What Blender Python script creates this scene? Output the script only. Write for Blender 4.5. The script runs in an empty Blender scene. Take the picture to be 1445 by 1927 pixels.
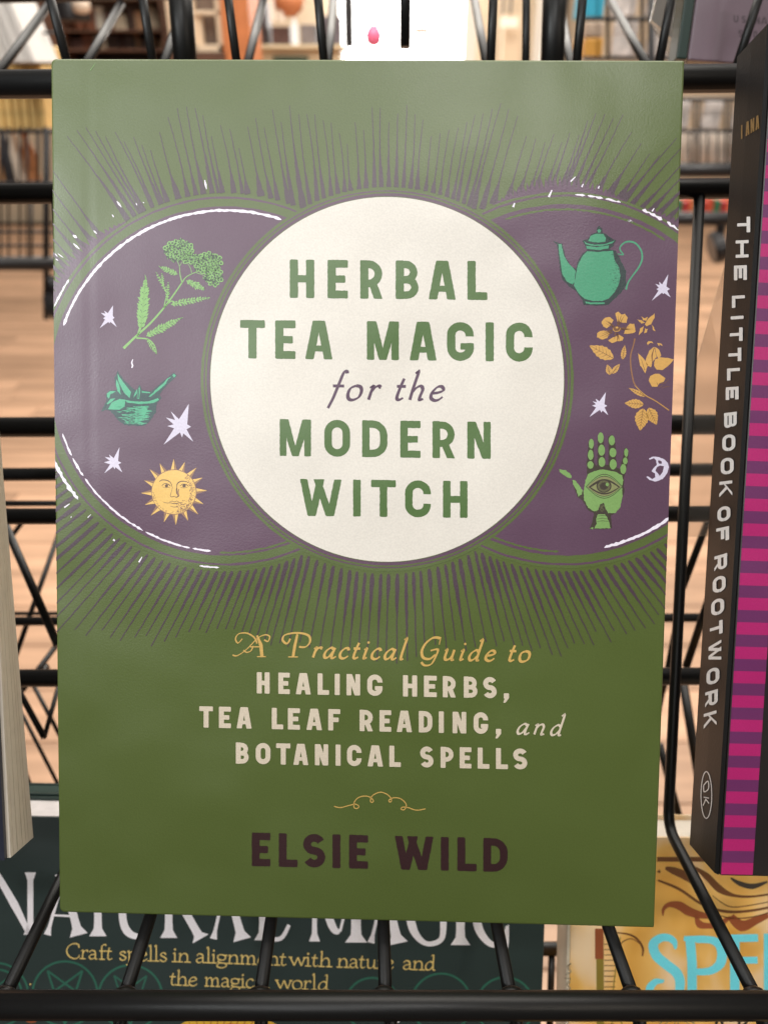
import bpy, bmesh, math, random
from mathutils import Vector, Matrix
random.seed(7)
sc = bpy.context.scene
# ------------------------------------------------------------------ camera
F, CX, CY = 1447.0, 722.5, 963.5            # focal length and centre of the photograph in its pixels
PITCH = math.radians(30)
CAM = Vector((0, 0, 1.25))
cam = bpy.data.cameras.new('camera'); cam_o = bpy.data.objects.new('camera', cam)
sc.collection.objects.link(cam_o); sc.camera = cam_o
cam_o.location = CAM; cam_o.rotation_euler = (math.radians(90) - PITCH, 0, 0)
cam.sensor_fit = 'VERTICAL'; cam.sensor_height = 36; cam.lens = 36 * F / 1927
cam.clip_start = 0.01; cam.clip_end = 60
cam.dof.use_dof = True; cam.dof.focus_distance = 0.185; cam.dof.aperture_fstop = 15
RT = Vector((1, 0, 0)); UP = Vector((0, math.sin(PITCH), math.cos(PITCH))); FW = Vector((0, math.cos(PITCH), -math.sin(PITCH)))
def P(px, py, d):
    return CAM + d * (RT * ((px - CX) / F) - UP * ((py - CY) / F) + FW)
# ------------------------------------------------------------------ light
sc.view_settings.view_transform = 'Standard'; sc.view_settings.look = 'None'
sc.view_settings.exposure = 0.0; sc.view_settings.gamma = 1.0
w = bpy.data.worlds.new('World'); sc.world = w; w.use_nodes = True
w.node_tree.nodes['Background'].inputs[0].default_value = (1.0, 0.9, 0.78, 1)
w.node_tree.nodes['Background'].inputs[1].default_value = 0.13
def area(name, loc, target, sx, sy, power, col, spread=180):
    l = bpy.data.lights.new(name, 'AREA'); l.shape = 'RECTANGLE'; l.size = sx; l.size_y = sy; l.energy = power; l.color = col
    l.spread = math.radians(spread)
    o = bpy.data.objects.new(name, l); sc.collection.objects.link(o); o.location = loc
    o.rotation_euler = (Vector(target) - Vector(loc)).to_track_quat('-Z', 'Y').to_euler()
    return o
BOOKC = (0, .16, 1.15)
area('shop_front_light', (-0.62, -1.25, 2.5), BOOKC, 1.25, 1.25, 13, (0.98, 0.98, 0.96))
area('ceiling_light', (1.6, -0.9, 2.2), BOOKC, .8, 0.8, 5, (1.0, 0.88, 0.74))
def spot(name, loc, target, power, size, col, r=.06):
    l = bpy.data.lights.new(name, 'SPOT'); l.energy = power; l.color = col; l.spot_size = math.radians(size); l.spot_blend = .85; l.shadow_soft_size = r
    o = bpy.data.objects.new(name, l); sc.collection.objects.link(o); o.location = loc
    o.rotation_euler = (Vector(target) - Vector(loc)).to_track_quat('-Z', 'Y').to_euler()
spot('added_spot_light', (-1.25, -.75, 2.1), P(300, 470, .185), 96, 11.5, (0.95, 1.0, 1.0))  # added spot brightening the cover's upper left; beam edge imitates the shade below
spot('added_spot_light', (.75, -.95, 1.95), P(1330, 1850, .24), 30, 6.5, (1.0, .9, .75))  # added warm spot that brightens the golden book on the lower tier
spot('added_spot_light', (-.5, -1.0, 1.8), P(230, 1900, .24), 22, 6.5, (.97, .97, 1.0))  # added spot that brightens the NATURAL MAGIC book
area('added_veil_light', (.2, -.95, 2.85), BOOKC, .4, .4, 7.5, (1.0, .98, .95))  # added lamp, placed so its reflection makes a pale veil on the cover top
spot('added_spot_light', (1.0, .1, 2.7), (.62, 1.5, 1.25), 70, 38, (1.0, .95, .9))  # added spot to lift the cards in the right wire rack
spot('added_spot_light', (-.9, .1, 2.7), (-.62, 1.45, 1.1), 45, 34, (1.0, .95, .9))  # added spot to lift the packets in the left wire rack
area('ceiling_light', (0.2, 2.6, 3.2), (0.0, 2.6, 0), 4.5, 3.5, 235, (1.0, 0.94, 0.86))
area('ceiling_light', (0.1, 6.0, 3.2), (0.0, 6.0, 0), 4.0, 3.0, 150, (1.0, 0.92, 0.8))

# ------------------------------------------------------------------ materials
def lin(c):
    c /= 255.0
    return c / 12.92 if c <= 0.04045 else ((c + 0.055) / 1.055) ** 2.4
MATS = {}
def mat(name, rgb, rough=0.5, spec=0.5, grain=0.05, scale=900, bump=0.0, metal=0.0, vary=0.0, coat=0.0, kind='noise'):
    if name in MATS: return MATS[name]
    m = bpy.data.materials.new(name); m.use_nodes = True; nt = m.node_tree; b = nt.nodes['Principled BSDF']
    col = tuple(lin(c) for c in rgb) + (1,)
    tc = nt.nodes.new('ShaderNodeTexCoord'); n = nt.nodes.new('ShaderNodeTexNoise')
    n.inputs['Scale'].default_value = scale; n.inputs['Detail'].default_value = 4
    nt.links.new(tc.outputs['Object'], n.inputs['Vector'])
    mr = nt.nodes.new('ShaderNodeMapRange'); mr.inputs['From Min'].default_value = .3; mr.inputs['From Max'].default_value = .7
    mr.inputs['To Min'].default_value = 1 - grain; mr.inputs['To Max'].default_value = 1 + grain
    nt.links.new(n.outputs['Fac'], mr.inputs['Value'])
    mx = nt.nodes.new('ShaderNodeVectorMath'); mx.operation = 'SCALE'; mx.inputs[0].default_value = col[:3]
    fac = mr.outputs['Result']
    if vary:
        oi = nt.nodes.new('ShaderNodeObjectInfo'); r2 = nt.nodes.new('ShaderNodeMapRange')
        r2.inputs['To Min'].default_value = 1 - vary; r2.inputs['To Max'].default_value = 1 + vary
        nt.links.new(oi.outputs['Random'], r2.inputs['Value'])
        mm = nt.nodes.new('ShaderNodeMath'); mm.operation = 'MULTIPLY'
        nt.links.new(fac, mm.inputs[0]); nt.links.new(r2.outputs['Result'], mm.inputs[1]); fac = mm.outputs[0]
    nt.links.new(fac, mx.inputs['Scale']); nt.links.new(mx.outputs[0], b.inputs['Base Color'])
    b.inputs['Roughness'].default_value = rough; b.inputs['Specular IOR Level'].default_value = spec
    b.inputs['Metallic'].default_value = metal; b.inputs['Coat Weight'].default_value = coat
    if bump:
        bp = nt.nodes.new('ShaderNodeBump'); bp.inputs['Strength'].default_value = bump; bp.inputs['Distance'].default_value = 0.0003
        nt.links.new(n.outputs['Fac'], bp.inputs['Height']); nt.links.new(bp.outputs[0], b.inputs['Normal'])
    MATS[name] = m
    return m
def emit(name, rgb, s):
    if name in MATS: return MATS[name]
    m = bpy.data.materials.new(name); m.use_nodes = True; nt = m.node_tree; nt.nodes.clear()
    e = nt.nodes.new('ShaderNodeEmission'); o = nt.nodes.new('ShaderNodeOutputMaterial')
    tc = nt.nodes.new('ShaderNodeTexCoord'); n = nt.nodes.new('ShaderNodeTexNoise'); n.inputs['Scale'].default_value = 3
    mr = nt.nodes.new('ShaderNodeMapRange'); mr.inputs['To Min'].default_value = s * .8; mr.inputs['To Max'].default_value = s * 1.2
    nt.links.new(tc.outputs['Object'], n.inputs['Vector']); nt.links.new(n.outputs['Fac'], mr.inputs['Value'])
    nt.links.new(mr.outputs[0], e.inputs['Strength'])
    e.inputs['Color'].default_value = tuple(lin(c) for c in rgb) + (1,); nt.links.new(e.outputs[0], o.inputs[0])
    MATS[name] = m
    return m
def ink(name, rgb, rough=0.36):              # printing inks on satin cover stock, one finish for all
    new = 'ink_' + name not in MATS
    m = mat('ink_' + name, rgb, rough=rough, spec=0.8, grain=0.06, scale=2200, bump=0.10)
    if new:                                  # slight warp of the board, and the hinge groove beside the spine
        nt = m.node_tree; b = nt.nodes['Principled BSDF']; tc = nt.nodes.new('ShaderNodeTexCoord'); n = nt.nodes.new('ShaderNodeTexNoise')
        n.inputs['Scale'].default_value = 26; n.inputs['Detail'].default_value = 1.5; nt.links.new(tc.outputs['Object'], n.inputs['Vector'])
        sx = nt.nodes.new('ShaderNodeSeparateXYZ'); nt.links.new(tc.outputs['Object'], sx.inputs[0])
        def mth(op, a, bb):
            q = nt.nodes.new('ShaderNodeMath'); q.operation = op
            for i, v in enumerate((a, bb)):
                if isinstance(v, (int, float)): q.inputs[i].default_value = v
                elif v is not None: nt.links.new(v, q.inputs[i])
            return q.outputs[0]
        g = mth('ABSOLUTE', mth('SUBTRACT', sx.outputs['X'], .0088), None)
        mr = nt.nodes.new('ShaderNodeMapRange'); mr.interpolation_type = 'SMOOTHSTEP'; mr.inputs['From Max'].default_value = .0022
        mr.inputs['To Min'].default_value = -.000035; mr.inputs['To Max'].default_value = 0; nt.links.new(g, mr.inputs['Value'])
        h = mth('ADD', mth('MULTIPLY', n.outputs['Fac'], .0022), mr.outputs[0])
        bp = nt.nodes.new('ShaderNodeBump'); bp.inputs['Strength'].default_value = 1; bp.inputs['Distance'].default_value = 1
        nt.links.new(h, bp.inputs['Height']); old = b.inputs['Normal'].links[0].from_node
        nt.links.new(bp.outputs[0], old.inputs['Normal'])
    return m
GREEN = (80, 95, 40); PURPLE = (90, 62, 84); CREAM = (222, 215, 206)
COL = {
 'scrollrose': (146, 102, 66),
 'green': GREEN, 'purple': PURPLE, 'cream': CREAM, 'ray': (72, 54, 66), 'title': (76, 106, 52), 'violet': (84, 58, 82), 'offwhite': (212, 198, 178),
 'gold': (205, 166, 92), 'maroon': (48, 20, 24), 'white': (240, 232, 246), 'leaf': (126, 176, 96), 'leafdark': (44, 60, 44),
 'teal': (74, 172, 132), 'tealdark': (34, 68, 70), 'sun': (232, 188, 104), 'sunshade': (150, 112, 84), 'sundark': (92, 66, 56),
 'pot': (66, 148, 112), 'potdark': (30, 50, 50), 'rose': (206, 158, 84), 'rosedark': (120, 82, 54), 'palm': (122, 160, 92), 'palmdark': (62, 54, 46),
 'palmmid': (134, 138, 92), 'star': (212, 204, 224), 'band': (82, 98, 46), 'dusk': (86, 80, 72)}

# ------------------------------------------------------------------ objects
def tag(o, label=None, cat=None, group=None, kind=None):
    if label: o['label'] = label
    if cat: o['category'] = cat
    if group: o['group'] = group
    if kind: o['kind'] = kind
    return o
def empty(name, label=None, cat=None, group=None, M=None, loc=None, kind=None):
    o = bpy.data.objects.new(name, None); sc.collection.objects.link(o); o.empty_display_size = .02
    if M is not None: o.matrix_world = M
    if loc is not None: o.location = loc
    return tag(o, label, cat, group, kind)
def link(name, me, parent=None, M=None):
    o = bpy.data.objects.new(name, me); sc.collection.objects.link(o)
    if parent is not None: o.parent = parent
    if M is not None: o.matrix_local = M
    return o
def mesh(name, verts, faces, mats, idx=None, smooth=False):
    me = bpy.data.meshes.new(name); me.from_pydata([tuple(v) for v in verts], [], faces)
    for m in (mats if isinstance(mats, (list, tuple)) else [mats]): me.materials.append(m)
    if idx: me.polygons.foreach_set('material_index', idx)
    if smooth: me.polygons.foreach_set('use_smooth', [True] * len(me.polygons))
    me.update(); return me
def sub(cmesh):                                # mesh from a bmesh
    pass
def bm_mesh(name, bm, m, smooth=False):
    bmesh.ops.recalc_face_normals(bm, faces=bm.faces)
    me = bpy.data.meshes.new(name); bm.to_mesh(me); bm.free(); me.materials.append(m)
    if smooth: me.polygons.foreach_set('use_smooth', [True] * len(me.polygons))
    return me
def box_bm(x0, x1, y0, y1, z0, z1, bev=0.0):
    bm = bmesh.new(); bmesh.ops.create_cube(bm, size=1)
    for v in bm.verts:
        v.co = Vector(((x0 + x1) / 2 + v.co.x * (x1 - x0), (y0 + y1) / 2 + v.co.y * (y1 - y0), (z0 + z1) / 2 + v.co.z * (z1 - z0)))
    if bev: bmesh.ops.bevel(bm, geom=bm.edges[:], offset=bev, segments=2, affect='EDGES', profile=.5)
    return bm
def box(name, m, x0, x1, y0, y1, z0, z1, parent=None, bev=0.0):
    return link(name, bm_mesh(name, box_bm(x0, x1, y0, y1, z0, z1, bev), m), parent)
def rod(name, pts, r, m, parent=None, bend=0.0, seg=14):
    """round wire through the points, its corners rounded with radius bend"""
    pts = [Vector(p) for p in pts]
    if bend and len(pts) > 2:
        q = [pts[0]]
        for i in range(1, len(pts) - 1):
            a = (pts[i - 1] - pts[i]).normalized(); b = (pts[i + 1] - pts[i]).normalized()
            p0 = pts[i] + a * bend; p1 = pts[i] + b * bend
            for k in range(7):
                t = k / 6; q.append(p0 * (1 - t) ** 2 + pts[i] * 2 * t * (1 - t) + p1 * t * t)
        q.append(pts[-1]); pts = q
    vs, fs = [], []
    n0 = None
    for i, p in enumerate(pts):
        d = (pts[min(i + 1, len(pts) - 1)] - pts[max(i - 1, 0)]).normalized()
        if n0 is None:
            n0 = d.orthogonal().normalized()
        n0 = (n0 - d * n0.dot(d)).normalized(); b = d.cross(n0)
        for k in range(seg):
            a = 2 * math.pi * k / seg; vs.append(p + (n0 * math.cos(a) + b * math.sin(a)) * r)
    for i in range(len(pts) - 1):
        for k in range(seg):
            k2 = (k + 1) % seg; fs.append((i * seg + k, i * seg + k2, (i + 1) * seg + k2, (i + 1) * seg + k))
    fs.append(tuple(range(seg))[::-1]); fs.append(tuple((len(pts) - 1) * seg + k for k in range(seg)))
    me = mesh(name, vs, fs, m, smooth=True)
    me.polygons[-1].use_smooth = False; me.polygons[-2].use_smooth = False
    return link(name, me, parent)

# ------------------------------------------------------------------ flat print: inks laid on a plane
class Sheet:
    """A printed face. Origin and axes are true positions in the room; art coordinates are the point of the
    face that was measured at a pixel of the photograph, so that the print keeps its real proportions."""
    def __init__(s, O, u, v, n, W, H, clip=True, x0=0.0, y0=0.0):
        s.O, s.u, s.v, s.n, s.W, s.H, s.clip, s.x0, s.y0 = Vector(O), Vector(u).normalized(), Vector(v).normalized(), Vector(n).normalized(), W, H, clip, x0, y0
        s.M = Matrix(((s.u.x, s.v.x, s.n.x, s.O.x), (s.u.y, s.v.y, s.n.y, s.O.y), (s.u.z, s.v.z, s.n.z, s.O.z), (0, 0, 0, 1)))
    def uv(s, px, py):
        d = P(px, py, 1) - CAM; t = (s.O - CAM).dot(s.n) / d.dot(s.n); q = CAM + d * t - s.O
        return (q.dot(s.u), q.dot(s.v))
def clip_poly(poly, x0, x1, y0, y1):
    for ax, lim, sg in ((0, x0, 1), (0, x1, -1), (1, y0, 1), (1, y1, -1)):
        out = []
        for i in range(len(poly)):
            a, b = poly[i - 1], poly[i]
            ia, ib = sg * (a[ax] - lim) >= 0, sg * (b[ax] - lim) >= 0
            if ia != ib:
                t = (lim - a[ax]) / (b[ax] - a[ax]); out.append((a[0] + (b[0] - a[0]) * t, a[1] + (b[1] - a[1]) * t))
            if ib: out.append(b)
        poly = out
        if len(poly) < 3: return []
    return poly
class Print:
    def __init__(s, sheet, T=(0, 0, 1), lift=0.00003):
        s.sh = sheet; s.V = []; s.Fc = []; s.I = []; s.m = []; s.names = []; s.T = T; s.lift = lift; s.z = 0
    def t(s, ox, oy, k): s.T = (ox, oy, k); return s
    def layer(s, z): s.z = z; return s
    def face(s, pts, ink_name, dz=0):
        ox, oy, k = s.T
        q = [s.sh.uv(ox + x * k, oy + y * k) for x, y in pts]
        if s.sh.clip: q = clip_poly(q, s.sh.x0 + .00015, s.sh.W - .00015, s.sh.y0 + .00015, s.sh.H - .00015)
        if len(q) < 3: return
        if ink_name not in s.names: s.names.append(ink_name)
        b = len(s.V); z = s.lift + (s.z + dz) * 0.0000032
        s.V += [(x, y, z) for x, y in q]
        ar = sum(q[i - 1][0] * q[i][1] - q[i][0] * q[i - 1][1] for i in range(len(q)))
        r = list(range(b, b + len(q)))
        s.Fc.append(r if ar > 0 else r[::-1]); s.I.append(s.names.index(ink_name))
    def rough(s, pts, ink_name, amp=.4, step=5, dz=0):
        """polygon with a hand-inked edge"""
        out = []
        for i in range(len(pts)):
            a, b = pts[i], pts[(i + 1) % len(pts)]; L = math.hypot(b[0] - a[0], b[1] - a[1]); n = max(1, int(L / step))
            for k in range(n):
                t = k / n; out.append((a[0] + (b[0] - a[0]) * t + random.uniform(-amp, amp), a[1] + (b[1] - a[1]) * t + random.uniform(-amp, amp)))
        s.face(out, ink_name, dz)
    def stroke(s, pts, w, ink_name, dz=0, jit=0.0, smooth=False, closed=False):
        """ribbon; w a number or one width per point"""
        if not isinstance(w, (list, tuple)): w = [w] * len(pts)
        if smooth: pts, w = crs(pts, w, closed)
        n = len(pts); L, R = [], []
        for i in range(n):
            if closed: a, b = pts[i - 1], pts[(i + 1) % n]; p0 = pts[i]
            else: a, b = pts[max(i - 1, 0)], pts[min(i + 1, n - 1)]
            dx, dy = b[0] - a[0], b[1] - a[1]; d = math.hypot(dx, dy) or 1
            k = 1.0
            if 0 < i < n - 1 or closed:
                e, g = pts[i - 1], pts[(i + 1) % n]
                d1 = (pts[i][0] - e[0], pts[i][1] - e[1]); d2 = (g[0] - pts[i][0], g[1] - pts[i][1])
                l1, l2 = math.hypot(*d1) or 1, math.hypot(*d2) or 1
                c = (d1[0] * d2[0] + d1[1] * d2[1]) / l1 / l2; k = 1 / max(.5, math.sqrt(max(0, (1 + c) / 2)))
                dx, dy = d1[0] / l1 + d2[0] / l2, d1[1] / l1 + d2[1] / l2; d = math.hypot(dx, dy) or 1
            h = w[i] / 2 * k
            j1, j2 = random.uniform(-jit, jit), random.uniform(-jit, jit)
            L.append((pts[i][0] - dy / d * (h + j1), pts[i][1] + dx / d * (h + j1))); R.append((pts[i][0] + dy / d * (h + j2), pts[i][1] - dx / d * (h + j2)))
        m = n if closed else n - 1
        for i in range(m):
            j = (i + 1) % n; s.face([L[i], L[j], R[j], R[i]], ink_name, dz)
    def ell(s, cx, cy, rx, ry, ink_name, n=90, amp=0, dz=0):
        s.face([(cx + (rx + random.uniform(-amp, amp)) * math.cos(2 * math.pi * i / n), cy + (ry + random.uniform(-amp, amp)) * math.sin(2 * math.pi * i / n)) for i in range(n)], ink_name, dz)
    def build(s, name, parent, label=None):
        me = mesh(name, s.V, s.Fc, [ink(n, COL[n]) for n in s.names], s.I)
        o = link(name, me, parent); tag(o, label); return o
def crs(pts, w, closed=False, k=6):
    n = len(pts); P2, W2 = [], []
    m = n if closed else n - 1
    for i in range(m):
        g = lambda j: (j % n) if closed else max(0, min(n - 1, j))
        p = [pts[g(i - 1)], pts[g(i)], pts[g(i + 1)], pts[g(i + 2)]]
        for q in range(k):
            t = q / k
            c = [.5 * (2 * p[1][a] + (p[2][a] - p[0][a]) * t + (2 * p[0][a] - 5 * p[1][a] + 4 * p[2][a] - p[3][a]) * t * t + (3 * p[1][a] - p[0][a] - 3 * p[2][a] + p[3][a]) * t ** 3) for a in (0, 1)]
            P2.append(tuple(c)); W2.append(w[g(i)] * (1 - t) + w[g(i + 1)] * t)
    if not closed: P2.append(pts[-1]); W2.append(w[-1])
    return P2, W2

# ------------------------------------------------------------------ block capitals (rounded, slightly worn)
def rnd(pts, r):
    out = []; n = len(pts)
    for i in range(n):
        p, a, b = pts[i], pts[i - 1], pts[(i + 1) % n]
        la, lb = math.dist(p, a), math.dist(p, b); q = min(r, la / 2.2, lb / 2.2)
        pa = (p[0] + (a[0] - p[0]) / la * q, p[1] + (a[1] - p[1]) / la * q); pb = (p[0] + (b[0] - p[0]) / lb * q, p[1] + (b[1] - p[1]) / lb * q)
        for k in range(4):
            t = k / 3; out.append(((1 - t) ** 2 * pa[0] + 2 * t * (1 - t) * p[0] + t * t * pb[0], (1 - t) ** 2 * pa[1] + 2 * t * (1 - t) * p[1] + t * t * pb[1]))
    return out
def arc(cx, cy, rx, ry, a0, a1, n=9):
    return [(cx + rx * math.cos(math.radians(a0 + (a1 - a0) * i / n)), cy + ry * math.sin(math.radians(a0 + (a1 - a0) * i / n))) for i in range(n + 1)]
def rib(pts, s, closed=False):
    n = len(pts); L, R = [], []
    for i in range(n):
        if closed: d1 = (pts[i][0] - pts[i - 1][0], pts[i][1] - pts[i - 1][1]); g = pts[(i + 1) % n]; d2 = (g[0] - pts[i][0], g[1] - pts[i][1])
        else:
            a, b = (pts[i - 1] if i else pts[i]), (pts[i + 1] if i < n - 1 else pts[i])
            d1 = (pts[i][0] - a[0], pts[i][1] - a[1]); d2 = (b[0] - pts[i][0], b[1] - pts[i][1])
        l1, l2 = math.hypot(*d1), math.hypot(*d2)
        if l1 < 1e-9: d1, l1 = d2, l2
        if l2 < 1e-9: d2, l2 = d1, l1
        x, y = d1[0] / l1 + d2[0] / l2, d1[1] / l1 + d2[1] / l2; d = math.hypot(x, y) or 1; x /= d; y /= d
        k = s / 2 / max(.6, x * d2[0] / l2 + y * d2[1] / l2)
        L.append((pts[i][0] - y * k, pts[i][1] + x * k)); R.append((pts[i][0] + y * k, pts[i][1] - x * k))
    if closed: return [[L[i], L[(i + 1) % n], R[(i + 1) % n], R[i]] for i in range(n)]
    return [L + R[::-1]]
def glyph(c, W, H, s):
    """polygons of a capital in a W x H box (y up), stem width s"""
    r = s * .16; h = s / 2; X = W - h; Y = H - h
    R = lambda x0, y0, x1, y1: rnd([(x0, y0), (x1, y0), (x1, y1), (x0, y1)], r)
    leg = lambda xb, xt, y0=0, y1=None, w=s * 1.04: rnd([(xb, y0), (xb + w, y0), (xt + w, H if y1 is None else y1), (xt, H if y1 is None else y1)], r)
    if c == 'I': return [R((W - s) / 2, 0, (W + s) / 2, H)]
    if c == 'H': return [R(0, 0, s, H), R(W - s, 0, W, H), R(h, H * .5 - h * .9, W - h, H * .5 + h * .9)]
    if c == 'L': return [R(0, 0, s, H), R(h * .5, 0, W, s * .95)]
    if c == 'T': return [R(0, H - s * .95, W, H), R((W - s) / 2, 0, (W + s) / 2, H - h)]
    if c in 'EF':
        g = [R(0, 0, s, H), R(h * .5, H - s * .95, W, H), R(h * .5, H * .5 - h * .9, W * .87, H * .5 + h * .9)]
        return g + ([R(h * .5, 0, W, s * .95)] if c == 'E' else [])
    if c == 'A':
        t = (W - s * 1.5) / 2
        return [leg(0, t), leg(W - s * 1.04, W - t - s * 1.04), R(W * .2, H * .2, W * .8, H * .2 + s * .72), R(t + s * .3, H * .82, W - t - s * .3, H)]
    if c == 'V': return [leg((W - s * 1.3) / 2, 0), leg((W - s * .8) / 2, W - s * 1.04)]
    if c == 'M':
        m = W / 2
        return [R(0, 0, s * .9, H), R(W - s * .9, 0, W, H), rnd([(h * .3, H), (s * 1.15, H), (m + s * .35, H * .0), (m - s * .45, H * .0)], r), rnd([(W - s * 1.15, H), (W - h * .3, H), (m + s * .45, 0), (m - s * .35, 0)], r)]
    if c == 'N': return [R(0, 0, s * .95, H), R(W - s * .95, 0, W, H), rnd([(h * .2, H), (s * 1.1, H), (W - h * .2, 0), (W - s * 1.1, 0)], r)]
    if c == 'W':
        q = W * .27; u = s * .98
        return [leg(q - u / 2, 0, w=u), leg(q - u / 2 + .02 * W, W * .5 - u / 2, w=u), leg(W - q - u / 2 - .02 * W, W * .5 - u / 2 - W * .09, w=u), leg(W - q - u / 2, W - u, w=u)]
    if c == 'O':
        a = min(W, H) * .5 - h; a = min(a, (W - s) / 2)
        p = arc(X - a, Y - a, a, a, 0, 90, 6) + arc(h + a, Y - a, a, a, 90, 180, 6) + arc(h + a, h + a, a, a, 180, 270, 6) + arc(X - a, h + a, a, a, 270, 360, 6)
        q = []
        for z in p:
            if not q or math.dist(q[-1], z) > 1e-4: q.append(z)
        return rib(q, s, True)
    if c in 'CG':
        a = (W - s) / 2; q = min(a, H * .23)
        p = [(X, H * .63)] + arc(X - a, Y - q, a, q, 0, 180, 12) + arc(h + a, h + q, a, q, 180, 360, 12)
        if c == 'C': return rib(p + [(X, H * .37)], s)
        return rib(p + [(X, H * .42)], s) + [R(W * .5, H * .46 - s * .8, W, H * .46)]
    if c == 'D':
        a = (W - s) * .62
        return [R(0, 0, s, H)] + rib([(h * .6, Y), (X - a, Y)] + arc(X - a, Y - a, a, a, 90, 0, 7)[1:] + arc(X - a, h + a, a, a, 0, -90, 7) + [(h * .6, h)], s * .97)
    if c in 'PR':
        y0 = H * .40; a = (Y - y0) / 2; a2 = min(a, (W - s) * .9)
        g = [R(0, 0, s, H)] + rib([(h * .6, Y), (X - a2, Y)] + arc(X - a2, Y - a, a2, a, 90, -90, 10)[1:] + [(h * .6, y0)], s * .92)
        if c == 'R': g += [rnd([(W * .36, H * .42), (W * .36 + s, H * .42), (W, 0), (W - s * 1.05, 0)], r)]
        return g
    if c == 'B':
        ym = H * .5; a = (Y - ym) / 2; b = (ym - h) / 2; a2 = min(a, (W - s)); X1 = X - W * .05
        return [R(0, 0, s, H)] + rib([(h * .6, Y), (X1 - a2, Y)] + arc(X1 - a2, Y - a, a2, a, 90, -90, 10)[1:] + [(h * .6, ym)], s * .9) + rib([(h * .6, ym), (X - a2, ym)] + arc(X - a2, h + b, a2, b, 90, -90, 10)[1:] + [(h * .6, h)], s * .9)
    if c == 'S':
        a = (W - s) / 2; ym = H * .5; ra = (Y - ym) / 2; rb = (ym - h) / 2
        p = arc(h + a, Y - ra, a, ra, 25, 250, 14) + arc(h + a, h + rb, a, rb, 70, -155, 14)
        return rib(p, s * .98)
    if c == 'K': return [R(0, 0, s, H), rnd([(h, H * .38), (W - s * 1.1, H), (W, H), (h + s * .7, H * .38)], r), rnd([(W * .32, H * .55), (W * .32 + s, H * .62), (W, 0), (W - s * 1.1, 0)], r)]
    if c == 'J': a = (W - s) / 2; return rib([(X, H), (X, h + a)] + arc(h + a, h + a, a, a, 0, -170, 8), s)
    if c == 'U': a = (W - s) / 2; return rib([(X, H), (X, h + a)] + arc(h + a, h + a, a, a, 0, -180, 10) + [(h, H)], s)
    if c == ',': return [rnd([(W * .2, s * 1.05), (W, s * 1.05), (W, s * .1), (W * .45, -s * .85), (W * .1, -s * .85), (W * .35, 0), (W * .2, .0)], r)]
    return []
def caps(pr, ink_name, text, spans, tl, bl, tr, br, sw=.225, amp=.0, step=4):
    """text between two slightly sloping lines; (x, y) of top/bottom at the left and right ends; spans: x0, x1 of each letter"""
    for c, (x0, x1) in zip(text, spans):
        def m(x, y, x0=x0):
            t = (x - tl[0]) / (tr[0] - tl[0]); yt = tl[1] + (tr[1] - tl[1]) * t; yb = bl[1] + (br[1] - bl[1]) * t
            return yb + (yt - yb) * y
        H = (bl[1] - tl[1]); 
        for k, poly in enumerate(glyph(c, x1 - x0, H, sw * H)):
            q = [(x0 + x, m(x0 + x, y / H)) for x, y in poly]
            if amp and len(q) > 4: pr.rough(q, ink_name, amp, step, dz=k % 5)
            else: pr.face(q, ink_name, dz=(k % 5 if len(poly) > 4 else 0))

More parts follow.
